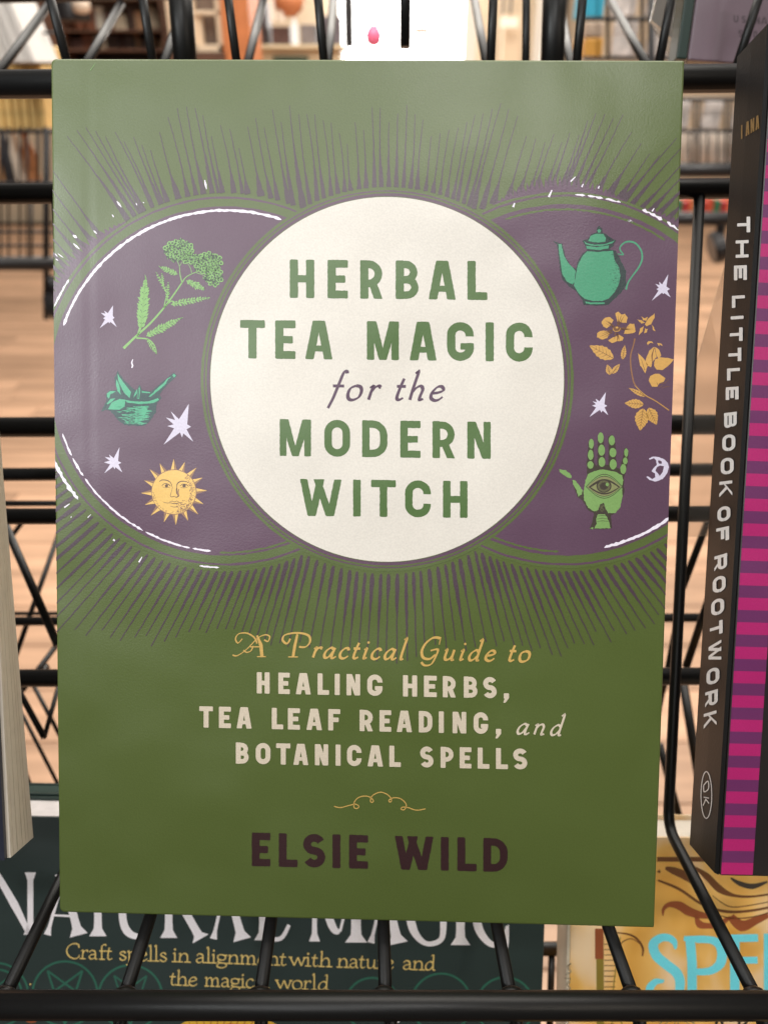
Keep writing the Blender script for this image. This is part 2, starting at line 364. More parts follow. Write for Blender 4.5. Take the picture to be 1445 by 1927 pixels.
# ------------------------------------------------------------------ pen-drawn serif letters: x-height 1
def blob(x, y, r): return ('o', x, y, r)
SER = lambda x, y, w=.24: [(x - w, y), (x + w, y)]
def pen_glyph(c, it):
    A = []
    arch = [(.1, .5), (.28, .88), (.5, 1.0), (.64, .75), (.6, .3), (.62, .04), (.8, .1)] if it else [(.14, .6), (.3, .9), (.52, 1.0), (.68, .75), (.68, .02)]
    if c == 'a': return ([[(.62, .85), (.42, 1.0), (.14, .72), (.05, .3), (.18, .02), (.42, .15), (.62, .65)], [(.7, 1.0), (.62, .45), (.62, .08), (.76, .02), (.92, .18)]] if it else [[(.08, .78), (.2, .98), (.42, .98), (.54, .75), (.54, .12), (.7, .02)], [(.54, .6), (.2, .48), (.05, .25), (.18, .02), (.4, .08), (.54, .25)]]), .9 if it else .78
    if c == 'c': return [[(.6, .78), (.5, .98), (.28, .95), (.07, .6), (.08, .18), (.28, .0), (.48, .05), (.66, .25)]], .72
    if c == 'd': return [[(.62, .85), (.42, 1.0), (.14, .72), (.05, .3), (.18, .02), (.42, .12), (.62, .5)], [(.5, 1.62), (.68, 1.72), (.66, 1.0), (.64, .1), (.82, .06)]], .92
    if c == 'e': return [[(.1, .5), (.4, .56), (.62, .72), (.5, .97), (.26, .94), (.06, .55), (.08, .18), (.3, .0), (.52, .06), (.68, .26)]], .76
    if c == 'f': return [[(.64, 1.62), (.58, 1.72), (.44, 1.66), (.34, 1.0), (.26, .2), (.16, -.4), (.12, -.6)] if it else [(.62, 1.6), (.5, 1.72), (.3, 1.55), (.26, 1.2), (.26, .02)], [(.06, .97), (.66, .97)]] + ([] if it else [SER(.28, .03)]), .62
    if c == 'g': return [[(.34, 1.0), (.08, .9), (.08, .5), (.34, .38), (.6, .5), (.6, .88), (.34, 1.0)], [(.22, .42), (.06, .2), (.3, .08), (.64, .0), (.68, -.3), (.36, -.5), (.02, -.38), (.06, -.08), (.3, .06)], [(.5, .92), (.78, .96)]], .8
    if c == 'h': return [[(.02, 1.64), (.16, 1.72), (.12, 1.0), (.1, .02)], arch] + ([] if it else [SER(.12, .03), SER(.7, .03)]), .9
    if c == 'i': return [[(.0, .86), (.16, .98), (.12, .3), (.16, .04), (.34, .14)] if it else [(.0, .9), (.14, .98), (.14, .03)], blob(.16, 1.42, .12)] + ([] if it else [SER(.15, .03)]), .38
    if c == 'l': return [[(.02, 1.64), (.16, 1.72), (.12, 1.0), (.12, .1), (.3, .08)] if it else [(.02, 1.64), (.15, 1.72), (.15, .03)]] + ([] if it else [SER(.15, .03)]), .38
    if c == 'm': return [[(.0, .9), (.14, .98), (.13, .02)], [(.14, .6), (.28, .9), (.46, 1.0), (.58, .75), (.58, .02)], [(.6, .6), (.74, .9), (.92, 1.0), (1.05, .75), (1.05, .02)], SER(.15, .03, .18), SER(.6, .03, .18), SER(1.06, .03, .18)], 1.3
    if c == 'n': return [[(.0, .86), (.16, .98), (.12, .5), (.1, .02)], arch] + ([] if it else [SER(.12, .03), SER(.7, .03)]), .9
    if c == 'o': return [[(.36, 1.0), (.1, .82), (.04, .4), (.16, .06), (.4, .0), (.66, .2), (.72, .6), (.6, .92), (.36, 1.0)]], .8
    if c == 'p': return [[(.0, .9), (.14, .98), (.14, -.5)], [(.14, .75), (.36, 1.0), (.62, .85), (.7, .45), (.5, .04), (.14, .1)], SER(.14, -.5)], .8
    if c == 'r': return [[(.0, .86), (.16, .98), (.12, .5), (.1, .02)], [(.12, .55), (.28, .9), (.46, 1.0), (.54, .9)], blob(.52, .88, .09)] + ([] if it else [SER(.12, .03)]), .58
    if c == 's': return [[(.46, .78), (.38, .98), (.16, .94), (.1, .7), (.34, .5), (.5, .3), (.4, .03), (.16, .03), (.04, .24)]], .58
    if c == 't': return [[(.24, 1.38), (.16, .9), (.12, .2), (.26, .02), (.46, .16)], [(-.04, .97), (.44, .97)]], .52
    if c == 'u': return [[(.0, .88), (.14, .98), (.12, .25), (.26, .02), (.5, .14), (.64, .5)], [(.66, 1.0), (.64, .1), (.82, .06)]], .88
    if c == 'w': return [[(.02, .97), (.32, .03)], [(.32, .03), (.6, .97)], [(.6, .97), (.86, .03)], [(.86, .03), (1.12, .97)], SER(.04, .97, .14), SER(1.12, .97, .12)], 1.15
    if c == 'C': return [[(1.05, 1.25), (1.0, 1.6), (.7, 1.72), (.25, 1.45), (.06, .85), (.25, .25), (.65, .0), (.95, .1), (1.1, .4)]], 1.2
    if c == ' ': return [], .42
    return [], .4
def pen(pr, ink_name, text, x0, y0, x1, y1, xh, it=False, thin=.07, thick=.19, ang=35):
    L = x1 - x0; sl = (y1 - y0) / L; sh = .28 if it else 0
    adv = [pen_glyph(c, it)[1] for c in text]; tot0 = sum(adv) - .1; kx = min(L * (.95 if it else 1) / tot0, xh * (1.32 if it else 1.5)); tot = tot0 * kx
    if tot > L * .98: kx *= L * .98 / tot; tot = L * .98
    gap = (L - tot) / max(1, len(text) - 1); x = 0
    up = lambda y: 1 + (y - 1) * 1.38 if it and y > 1 else y
    for c in text:
        ss, ad = pen_glyph(c, it)
        for si, st in enumerate(ss):
            if st[0] == 'o':
                _, bx, by, br = st; pr.ell(x0 + x + bx * kx + sh * up(by) * xh, y0 + sl * (x + bx * kx) - up(by) * xh, br * xh, br * xh, ink_name, 10, dz=si); continue
            nibstroke(pr, ink_name, [(x0 + x + px * kx + sh * up(py) * xh, y0 + sl * (x + px * kx) - up(py) * xh) for px, py in st], thin * xh, thick * xh, ang, dz=si)
        x += ad * kx + gap
def nibstroke(pr, ink_name, pts, thin, thick, ang=35, dz=0):
    if len(pts) > 2: pts, _ = crs(pts, [1] * len(pts), k=5)
    n = len(pts); w = []
    for i in range(n):
        a, b = pts[max(i - 1, 0)], pts[min(i + 1, n - 1)]
        th = math.atan2(-(b[1] - a[1]), b[0] - a[0]); w.append(thin + (thick - thin) * abs(math.sin(th - math.radians(ang))))
    pr.stroke(pts, w, ink_name, dz)

# ================================================================== the wire book rack
BLK = mat('black_powder_coat', (13, 13, 14), rough=.4, spec=.4, grain=.12, scale=1800, bump=.06)
GRY = BLK
rack = empty('wire_book_rack', 'black wire book rack with shelves of rails and sloping wires holding all the books', 'book rack', loc=(0, .2, 0))
RI = rack.matrix_world.inverted(); bpy.context.view_layer.update(); RI = Matrix.Translation((0, -.2, 0))
def rrod(name, a, b, px, more=None, bend=0.0):
    """a, b = (px, py, depth); px = thickness seen at a"""
    pts = [P(*a)] + [P(*q) for q in (more or [])] + [P(*b)]
    r = px * a[2] / F / 2
    return rod(name, [RI @ p for p in pts], r, BLK, rack, bend)
# rails of this side, left to right behind the book
rrod('rail', (-260, 161, .214), (1800, 144, .214), 49)
rrod('rail', (-260, 367, .232), (1900, 351, .232), 37)
rrod('front_rail', (-400, 1891, .176), (1900, 1893, .176), 51)
# far rails of the other side of the rack
rrod('rail', (-300, 805, .275), (1900, 797, .275), 38)
rrod('rail', (-300, 895, .30), (1900, 880, .30), 25)
rrod('rail', (-300, 973, .262), (1900, 965, .262), 31)
rrod('rail', (-300, 948, .33), (700, 946, .33), 11)
rrod('rail', (-300, 1171, .33), (1900, 1159, .33), 17)
rrod('rail', (-300, 1155, .40), (700, 1154, .40), 8)
rrod('rail', (-300, 1277, .268), (1900, 1271, .268), 33)
# pocket wires: down the back, a bend, forward to the front rail
for xf in (10, 235, 490, 725, 960, 1190, 1420):
    k = (xf - 692) / (1420 - 692)
    xb = 692 + 564 * k; xt = 692 + 624 * k
    rod('pocket_wire', [RI @ P(xt, 357, .2315), RI @ P(xb, 1556, .236), RI @ P(xf, 1874, .181)], .00163, BLK, rack, bend=.006)
# wires going on below the front rail
for xf, xe in ((228, 215), (492, 490), (735, 735), (970, 978), (1200, 1226), (1432, 1462)):
    rod('pocket_wire', [RI @ P(xf, 1906, .182), RI @ P(xe, 2080, .175)], .0016, BLK, rack)
def weld(p, r):
    bm = bmesh.new(); bmesh.ops.create_icosphere(bm, subdivisions=2, radius=r)
    for v in bm.verts: v.co = v.co * (1 + random.uniform(-.08, .08)); v.co.x *= 1.5
    o = link('weld_bead', bm_mesh('weld_bead', bm, BLK, True), rack); o.location = RI @ p
for xf in (10, 235, 490, 725, 960, 1190, 1420): weld(P(xf + random.uniform(-3, 3), 1871, .180), .0019)
# back wires of the tier above, dark
for a, b in (((70, -100), (139, 165)), ((253, -100), (296, 165)), ((417, -100), (452, 165)), ((590, -100), (614, 165)), ((932, -100), (921, 165)),
             ((1105, -100), (1080, 165)), ((1280, -100), (1231, 165)), ((1458, -100), (1372, 165))):
    rrod('back_wire', (a[0], a[1], .255), (b[0], b[1], .262), 17)
# uprights
for a, b, n in (((330, -120), (356, 200), 45), ((764, -120), (762, 90), 21), ((1047, -120), (1036, 200), 45), ((991, -100), (988, 200), 15)):
    rrod('upright', (a[0], a[1], .29), (b[0], b[1], .30), n)
# sloping wires of the pockets on the other side, catching the window light
for a, b in (((96, 4), (-60, 215)), ((228, 8), (140, 160)), ((348, 2), (296, 160)), ((496, -2), (456, 160)), ((629, -8), (613, 160)),
             ((891, -10), (922, 160)), ((1150, 4), (1243, 170)), ((1056, 20), (1082, 170))):
    rrod('lower_wire', (a[0], a[1], .40), (b[0], b[1], .34), 15)
rrod('cross_rail', (-100, -4, .40), (560, -16, .40), 20)
# diagonals seen through the gaps left and right of the green book
D = [((2, 968), (110, 1215), .30, .29, 15), ((118, 985), (30, 1235), .38, .35, 9), ((60, 960), (22, 1010), .40, .40, 9),
     ((112, 1208), (42, 1300), .36, .34, 10), ((-10, 1215), (84, 1388), .30, .29, 11), ((84, 1388), (125, 1240), .29, .32, 9),
     ((64, 1290), (128, 1412), .36, .36, 8), ((20, 1300), (135, 1525), .34, .34, 7), ((30, 1400), (66, 1500), .36, .36, 7),
     ((1372, 872), (1283, 1107), .31, .30, 13), ((1283, 1107), (1228, 1400), .30, .31, 9), ((1362, 1040), (1290, 1255), .29, .30, 15),
     ((1283, 1275), (1330, 1560), .37, .36, 17), ((1240, 1400), (1286, 1570), .35, .35, 14), ((1278, 1180), (1240, 1330), .36, .36, 9)]
for a, b, d0, d1, n in D:
    rrod('brace_wire', (a[0], a[1], d0), (b[0], b[1], d1), n)
rod('brace_wire', [RI @ P(80, 1278, .30), RI @ P(87, 1252, .31), RI @ P(95, 1278, .32)], .0012, BLK, rack, bend=.0015)

# ================================================================== the green book
W_, H_ = .147, .20622472
R0 = ((0.9996668, 0.01395818, -0.021713), (-0.01515789, 0.99830969, -0.05610711), (0.02089315, 0.05641753, 0.99818863))
c2w = lambda x, y, z: RT * x + UP * y - FW * z
U = c2w(R0[0][0], R0[1][0], R0[2][0]); V = c2w(R0[0][1], R0[1][1], R0[2][1]); N = c2w(R0[0][2], R0[1][2], R0[2][2])
O = CAM + c2w(-0.00584223, 0.00209244, -0.18409413) - U * (W_ / 2) - V * (H_ / 2)
G = Sheet(O, U, V, N, W_, H_)
gb = empty('hardcover_book', 'green and purple hardcover about herbal tea magic facing the camera in the rack', 'book', M=G.M)
def board(name, m, x0, x1, y0, y1, z0, z1, parent, rl=.0012, rr=.0003, bev=.0005):
    pts = []
    for cx, cy, r, a in ((x1 - rr, y1 - rr, rr, 0), (x0 + rl, y1 - rl, rl, 90), (x0 + rl, y0 + rl, rl, 180), (x1 - rr, y0 + rr, rr, 270)):
        for k in range(6):
            t = math.radians(a + 18 * k); pts.append((cx + r * math.cos(t), cy + r * math.sin(t)))
    mx, my = (x0 + x1) / 2, (y0 + y1) / 2
    rings = []
    for z, i in ((z1, bev), (z1 - bev * .3, bev * .3), (z1 - bev, 0), (z0 + bev, 0), (z0, bev)):
        rings.append([(mx + (x - mx) * (1 - 2 * i / (x1 - x0)), my + (y - my) * (1 - 2 * i / (y1 - y0)), z) for x, y in pts])
    n = len(pts); vs = [v for r in rings for v in r]; fs = [tuple(range(n)), tuple(range((len(rings) - 1) * n, len(rings) * n))[::-1]]
    for i in range(len(rings) - 1):
        for k in range(n):
            j = (k + 1) % n; fs.append((i * n + k, (i + 1) * n + k, (i + 1) * n + j, i * n + j))
    return link(name, mesh(name, vs, fs, m), parent)
cover_green = ink('green', GREEN)
TH = .0175
front = board('front_cover', cover_green, 0, W_, 0, H_, -.0026, 0, gb)
board('back_cover', cover_green, 0, W_, 0, H_, -TH, -TH + .0026, gb)
sp = [(.0006, -.0014), (-.0012, -.004), (-.0018, -TH / 2), (-.0012, -TH + .004), (.0006, -TH + .0014), (.003, -TH + .0027), (.003, -.0027)]
vs = [(x, y, z) for y in (.0006, H_ - .0006) for x, z in sp]; n = len(sp)
link('spine', mesh('spine', vs, [tuple(range(n)), tuple(range(n, 2 * n))[::-1]] + [(k, n + k, n + (k + 1) % n, (k + 1) % n) for k in range(n)], cover_green), gb)
paper = mat('book_paper', (232, 222, 208), rough=.8, grain=.04, scale=300)
def pages(parent, x0, x1, y0, y1, z0, z1, m=paper, n=28):
    """page block with leaf edges standing slightly proud and back"""
    vs, fs = [], []
    for k in range(n + 1):
        z = z0 + (z1 - z0) * k / n; i = 0 if k % 2 else .00012
        vs += [(x0, y0 + i, z), (x1 - i, y0 + i, z), (x1 - i, y1 - i, z), (x0, y1 - i, z)]
    for k in range(n):
        for a in range(4):
            b = (a + 1) % 4; fs.append((k * 4 + a, k * 4 + b, k * 4 + 4 + b, k * 4 + 4 + a))
    fs.append((3, 2, 1, 0)); fs.append((n * 4, n * 4 + 1, n * 4 + 2, n * 4 + 3))
    return link('page_block', mesh('page_block', vs, fs, m), parent)
pages(gb, .0032, W_ - .0035, .003, H_ - .003, -TH + .0027, -.0027)

def lerp_tab(tab, x):
    if x <= tab[0][0]: return tab[0][1]
    for (a, b), (c, d) in zip(tab, tab[1:]):
        if x <= c: return b + (d - b) * (x - a) / (c - a)
    return tab[-1][1]
LM, RM, CM = (425, 717, 322, 321), (1062, 715, 330, 323), (728.5, 714, 332, 343)   # moons: cx, cy, rx, ry
art = Print(G)
# --- rays
random.seed(11)
def arc_y(x, top):
    best = None
    for cx, cy, rx, ry in ((LM[0], LM[1], LM[2] + 31, LM[3] + 31), (RM[0], RM[1], RM[2] + 31, RM[3] + 31), (CM[0], CM[1], CM[2] + 17, CM[3] + 17)):
        q = 1 - ((x - cx) / rx) ** 2
        if q > 0:
            y = cy - ry * math.sqrt(q) if top else cy + ry * math.sqrt(q)
            best = y if best is None else (min(best, y) if top else max(best, y))
    return best if best is not None else cy
def ray(b, e, bw, fk):
    pts, ws = [], []; bend = random.uniform(-2, 2)
    for i in range(27):
        t = i / 26; pts.append((b[0] + (e[0] - b[0]) * t + bend * math.sin(math.pi * t) + random.uniform(-.4, .4), b[1] + (e[1] - b[1]) * t))
        ws.append(max(.9, (bw + (2.6 - bw) * (t / fk) ** 1.1 if t < fk else 2.7 - 1.5 * (t - fk) / (1 - fk)) * random.uniform(.86, 1.12)))
    art.stroke(pts, ws, 'ray', dz=random.randint(0, 3))
for m_, a0, a1, d0, d1 in ((LM, 131, 176, (-.72, -1), (-1, -.5)), (RM, 72, 14, (.85, -1), (1, -.55))):
    n_ = int(abs(a1 - a0) / 2.7)
    for i in range(n_):
        t = i / n_; a = math.radians(a0 + (a1 - a0) * t + random.uniform(-.3, .3)); b = (m_[0] + (m_[2] + 30) * math.cos(a), m_[1] - (m_[3] + 30) * math.sin(a))
        dx, dy = d0[0] + (d1[0] - d0[0]) * t, d0[1] + (d1[1] - d0[1]) * t; q = math.hypot(dx, dy); L = random.uniform(125, 190)
        ray(b, (b[0] + dx / q * L, b[1] + dy / q * L), random.uniform(9, 12), random.uniform(.3, .5))
ST = [(60, .95), (100, .8), (170, .60), (265, .37), (316, .25), (346, .2), (410, .2), (500, .19), (533, .14), (637, .09), (732, 0), (795, -.08), (941, -.26), (1105, -.36), (1170, -.5), (1270, -.85), (1350, -1)]
TT = [(60, 330), (100, 290), (119, 256), (148, 240), (170, 243), (221, 257), (285, 270), (316, 212), (346, 195), (366, 200), (390, 218), (411, 234), (450, 252), (480, 232), (500, 204), (533, 195), (570, 210), (604, 228), (637, 242), (668, 228), (700, 210), (732, 197), (764, 198), (795, 222), (826, 245), (865, 232), (900, 212), (941, 190), (970, 215), (1000, 252), (1030, 262), (1060, 245), (1105, 217), (1170, 215), (1200, 255), (1230, 285), (1270, 275), (1340, 330)]
FK = [(60, .5), (250, .45), (330, .2), (375, .5), (420, .3), (480, .22), (540, .5), (600, .3), (650, .2), (735, .5), (800, .25), (860, .2), (915, .45), (980, .2), (1060, .45), (1110, .6), (1180, .3), (1300, .6)]
def base_pt(tx, ty, s, top):
    lo, hi = 0, 900
    sg = 1 if top else -1
    for _ in range(30):
        m = (lo + hi) / 2; x = tx + s * m * sg if top else tx - s * m; y = ty + m * sg
        ay = arc_y(x, top)
        if (y > ay - 2) if top else (y < ay + 2): hi = m
        else: lo = m
    return (tx + s * hi * (1 if top else -1), ty + hi * sg)
rays = []; tx = 108.0
while tx < 1275:
    s = lerp_tab(ST, tx); ty = lerp_tab(TT, tx) + random.uniform(-9, 14) + (24 if random.random() < .22 else 0)
    b = base_pt(tx, ty, s, True); rays.append((tx, ty, b)); tx += random.uniform(14.5, 17.5) * (1.0 if 250 < tx < 1150 else 1.1)
for q in range(1, len(rays) - 1):
    tx, ty, b = rays[q]; sp_ = (rays[q + 1][2][0] - rays[q - 1][2][0]) / 2
    slope = abs((arc_y(b[0] + 3, True) - arc_y(b[0] - 3, True)) / 6); sp_ *= math.sqrt(1 + min(slope, 2) ** 2) * .93
    fk = lerp_tab(FK, tx) * random.uniform(.75, 1.1) + .06; bw = max(5, min(15, sp_ * random.uniform(.62, .82))); pts, ws = [], []; nn = 30; bend = random.uniform(-2.5, 2.5)
    for i in range(nn + 1):
        t = i / nn; pts.append((b[0] + (tx - b[0]) * t + bend * math.sin(math.pi * t) + random.uniform(-.4, .4), b[1] + (ty - b[1]) * t))
        ww = bw + (2.6 - bw) * (t / fk) ** 1.1 if t < fk else 2.7 - 1.5 * (t - fk) / (1 - fk)
        ws.append(max(.9, ww * random.uniform(.86, 1.12)))
    art.stroke(pts, ws, 'ray', dz=q % 3)
SB = [(40, -2.2), (130, -1.5), (200, -1.1), (270, -.8), (340, -.6), (420, -.45), (560, -.27), (660, -.12), (740, -.02), (830, .12), (930, .3), (1060, .5), (1160, .7), (1250, .95), (1330, 1.2)]
TB = [(40, 1040), (120, 1120), (200, 1172), (300, 1200), (335, 1212), (420, 1190), (520, 1200), (600, 1216), (690, 1238), (740, 1248), (800, 1226), (900, 1212), (985, 1225), (1060, 1205), (1120, 1180), (1200, 1150), (1260, 1120), (1340, 1070)]
bx = 60.0
while bx < 1320:
    by = arc_y(bx, False)
    s = lerp_tab(SB, bx); 
    ty = lerp_tab(TB, bx) + random.uniform(-16, 12); ty = max(ty, by + 30)
    L = ty - by; e = (bx + s * L * .95, ty); pts, ws = [], []
    if abs(s) > 1.2: e = (bx + s * L * .7, by + L * .75)
    w0 = random.uniform(5.5, 8); fk = random.uniform(.3, .7); nn = 22
    for i in range(nn + 1):
        t = i / nn; pts.append((bx + (e[0] - bx) * t + random.uniform(-.5, .5), by + 6 + (e[1] - by - 6) * t))
        ww = w0 * (.55 if i == 0 else 1) if t < fk * .5 else (w0 + (2.4 - w0) * min(1, (t - fk * .5) / (.6 * fk)))
        if t > .8: ww *= .8
        ws.append(max(.8, ww * random.uniform(.85, 1.12)))
    art.stroke(pts, ws, 'ray', dz=int(bx) % 3)
    bx += random.uniform(13, 16.5) / math.sqrt(1 + ((arc_y(bx + 4, False) - arc_y(bx - 4, False)) / 8) ** 2 * .6)
# solid purple where rays merge beside the moons
def merge(cx, cy, rx, ry, a0, a1, o0, amp):
    n = 60; pts = []
    for i in range(n + 1):
        a = math.radians(a0 + (a1 - a0) * i / n); k = math.sin(math.pi * i / n); o = o0 + k * amp * (1 if i % 2 else .25)
        pts.append((cx + (rx + o) * math.cos(a), cy - (ry + o) * math.sin(a)))
    for i in range(n + 1):
        a = math.radians(a1 + (a0 - a1) * i / n); pts.append((cx + rx * math.cos(a), cy - ry * math.sin(a)))
    art.face(pts, 'purple', dz=0)
art.layer(5)
merge(LM[0], LM[1], LM[2] + 24, LM[3] + 24, 122, 165, 9, 26); merge(RM[0], RM[1], RM[2] + 24, RM[3] + 24, 72, 112, 8, 30)
merge(RM[0], RM[1], RM[2] + 24, RM[3] + 24, 22, 66, 8, 22); merge(LM[0], LM[1], LM[2] + 24, LM[3] + 24, 190, 214, 8, 20)
# --- moons
for cx, cy, rx, ry in (LM, RM):
    for o, c, z in ((31, 'band', 8), (26, 'purple', 10), (22, 'band', 12), (7.5, 'purple', 14)):
        art.layer(z).ell(cx, cy, rx + o, ry + o, c, 150, .7)
art.layer(16)
def moon_arc(m, a0, a1, w, c, o=0, jit=.7, gap=0.0):
    cx, cy, rx, ry = m; n = int(abs(a1 - a0) * 1.1) + 3; run = []
    for i in range(n + 1):
        a = math.radians(a0 + (a1 - a0) * i / n)
        if run and random.random() < gap:
            if len(run) > 2: art.stroke(run, [w * random.uniform(.6, 1.15) * (.3 if k in (0, len(run) - 1) else 1) for k in range(len(run))], c, jit=jit)
            run = []
        run.append((cx + (rx + o) * math.cos(a), cy - (ry + o) * math.sin(a)))
    if len(run) > 2: art.stroke(run, [w * random.uniform(.7, 1.1) * (.3 if k in (0, len(run) - 1) else 1) for k in range(len(run))], c, jit=jit)
moon_arc(LM, 71, 161, 5.5, 'white'); moon_arc(LM, 198, 265, 3.8, 'white', gap=.03)
moon_arc(LM, 147, 156.5, 4, 'white', 29); moon_arc(LM, 203, 219, 6.5, 'white', 34, jit=1.6); moon_arc(LM, 262, 268, 3.5, 'white', 30)
moon_arc(RM, 283, 308, 6, 'white', 0, jit=.9); moon_arc(RM, 72, 87, 4, 'white', 26, jit=1, gap=.08); moon_arc(RM, 53, 66, 5, 'white', 28, jit=1.6, gap=.06); moon_arc(RM, 67, 69, 4, 'white', -1)
moon_arc(RM, 235, 268, 4, 'band', 0); moon_arc(RM, 55, 110, 4.5, 'band', -2); moon_arc(LM, 268, 292, 4, 'band', 2)
Z1 = (0, 0, .346)
for a, b, w in (((1115, 980), (1125, 1030), 12), ((638, 1095), (663, 1128), 11), ((612, 1168), (622, 1182), 8), ((742, 1105), (748, 1118), 6), ((512, 1255), (530, 1272), 9), ((400, 1280), (422, 1294), 16), ((402, 1325), (436, 1356), 11), ((302, 1380), (316, 1396), 6), ((318, 1380), (348, 1402), 6), ((306, 1408), (320, 1418), 6), ((780, 1100), (786, 1106), 6)):
    art.t(*Z1).stroke([a, ((a[0] + b[0]) / 2, (a[1] + b[1]) / 2), b], [w * .4, w, w * .3], 'white', dz=1)
art.t(0, 0, 1)
for a, b, w in (((1032, 371), (1038, 358), 4), ((1073, 342), (1082, 333), 3), ((965, 390), (968, 382), 4), ((1094, 352), (1097, 346), 3), ((1125, 355), (1127, 350), 3), ((1226, 398), (1230, 392), 3), ((122, 955), (132, 948), 3), ((166, 974), (172, 968), 2), ((262, 1058), (268, 1048), 3), ((214, 1015), (217, 1018), 4), ((134, 974), (136, 972), 2)):
    art.stroke([a, b], [w, w * .5], 'white', dz=1)
art.t(90, 400, .2422).stroke([(664, 1140), (655, 1165), (662, 1190), (656, 1208)], [5, 9, 12, 8], 'white', dz=1)
art.t(0, 0, .2076).stroke([(822, 640), (858, 590), (870, 570)], [4, 3, 1], 'leaf', dz=1)
# --- the full moon
art.t(0, 0, 1)
for o, c, z in ((18, 'band', 18), (12.5, 'purple', 20), (10, 'band', 22), (7, 'purple', 24), (1.2, 'band', 26), (0, 'cream', 28)):
    art.layer(z).ell(CM[0], CM[1], CM[2] + o, CM[3] + o, c, 180, .5 if c != 'cream' else 0)
art.layer(19)
# --- stars
def star(T, pts, c='star'):
    art.layer(20).t(*T).face(pts, c)
Z4, Z5, Z6, Z7 = (90, 400, .2422), (90, 680, .2422), (1000, 400, .22145), (1000, 680, .22145)
star(Z4, [(510, 722), (509, 805), (522, 818), (507, 830), (540, 890), (490, 850), (482, 862), (474, 850), (408, 898), (448, 832), (433, 822), (450, 810), (416, 780), (452, 786), (440, 762), (470, 782)])
star(Z5, [(1098, 330), (1086, 490), (1115, 508), (1080, 528), (1133, 625), (1056, 560), (1046, 592), (1030, 552), (902, 648), (985, 520), (932, 503), (980, 490), (920, 436), (992, 456), (958, 388), (1022, 450)])
star(Z5, [(560, 668), (550, 775), (575, 788), (552, 800), (582, 862), (530, 822), (522, 838), (512, 818), (442, 870), (488, 800), (440, 784), (486, 772), (445, 742), (490, 750), (480, 724), (516, 752)])
star(Z6, [(1158, 525), (1142, 630), (1172, 650), (1148, 665), (1178, 722), (1125, 685), (1116, 694), (1105, 682), (1018, 750), (1075, 665), (1058, 650), (1078, 640), (1048, 606), (1084, 618), (1080, 588), (1105, 612)])
star(Z7, [(628, 262), (616, 365), (640, 378), (618, 392), (648, 458), (600, 418), (590, 436), (578, 412), (490, 472), (546, 392), (512, 376), (545, 365), (516, 340), (552, 348), (542, 318), (574, 340)])
# --- yarrow sprig
art.layer(20).t(*Z4)
def frond(a, b, w, n=14, c='leaf'):
    dx, dy = b[0] - a[0], b[1] - a[1]; L = math.hypot(dx, dy); dx /= L; dy /= L
    art.stroke([a, b], [9, 2], c, dz=0)
    for i in range(n):
        t = (i + .5) / n; p = (a[0] + (b[0] - a[0]) * t, a[1] + (b[1] - a[1]) * t)
        k = w * 1.12 * math.sin(math.pi * min(1, .22 + t * .78)) * random.uniform(.75, 1.1)
        for sg in (-1, 1):
            e = (p[0] + dx * k * .8 - dy * sg * k, p[1] + dy * k * .8 + dx * sg * k)
            m = ((p[0] + e[0]) / 2 + random.uniform(-3, 3), (p[1] + e[1]) / 2 + random.uniform(-3, 3))
            art.stroke([p, m, e], [w * .32, w * .62, 2], c, dz=1 + i % 3)
            q = (m[0] + dx * k * .4 - dy * sg * k * .1, m[1] + dy * k * .4 + dx * sg * k * .1); art.stroke([m, q], [w * .26, 2], c, dz=4)
            if i % 2: art.stroke([(p[0] - dy * sg * 6, p[1] + dx * sg * 6), (m[0] + 2, m[1] + 4)], [2, 5], 'leafdark', dz=5)
for pts, w in (([(592, 1055), (690, 960), (800, 860), (905, 740), (980, 640), (1045, 545)], [22, 16, 15, 14, 12, 10]), ([(1045, 545), (1080, 500), (1150, 465), (1210, 450)], [9, 7, 5, 4]), ([(1045, 545), (1030, 480), (1025, 420), (1005, 370)], [9, 7, 5, 4]),
               ([(1025, 420), (1050, 380), (1085, 350)], [4, 3, 3]), ([(1120, 470), (1110, 430), (1085, 390)], [5, 4, 3]), ([(1150, 465), (1230, 500), (1270, 560)], [5, 3, 3]), ([(1180, 455), (1240, 430), (1290, 410)], [4, 3, 3]),
               ([(690, 975), (780, 985), (830, 1030), (850, 1090)], [12, 10, 7, 3]), ([(905, 740), (915, 690), (935, 620)], [9, 7, 5]), ([(905, 740), (960, 690), (990, 700)], [9, 9, 6]), ([(700, 960), (720, 900), (730, 860)], [16, 18, 16])):
    art.stroke(pts, w, 'leaf', smooth=True)
frond((728, 900), (765, 500), 44, 17); frond((960, 715), (1262, 660), 26, 13); frond((770, 960), (1050, 815), 30, 14); frond((780, 985), (850, 1100), 18, 8)
frond((930, 690), (940, 540), 16, 8); frond((925, 620), (842, 460), 15, 8); frond((900, 560), (888, 470), 11, 6); frond((1080, 530), (1225, 600), 28, 8); frond((1010, 480), (868, 420), 22, 8)
for cx, cy, rx, ry, n in ((1020, 295, 112, 82, 62), (1240, 390, 115, 78, 62), (1290, 490, 72, 78, 34), (1100, 350, 60, 50, 18)):
    for i in range(n):
        r = math.sqrt((i + .5) / n); a = i * 2.39996; x = cx + rx * r * math.cos(a); y = cy + ry * r * math.sin(a)
        art.ell(x, y, 17, 16, 'leaf' if random.random() < .6 else 'leafdark', 8, 3, dz=i % 4)
        art.ell(x, y, 9, 9, 'leafdark', 7, 1.5, dz=5)
        for k in range(4):
            b = random.uniform(0, 6.28); art.stroke([(x + 6 * math.cos(b), y + 6 * math.sin(b)), (x + 19 * math.cos(b), y + 19 * math.sin(b))], [2, 5], 'leaf', dz=6)
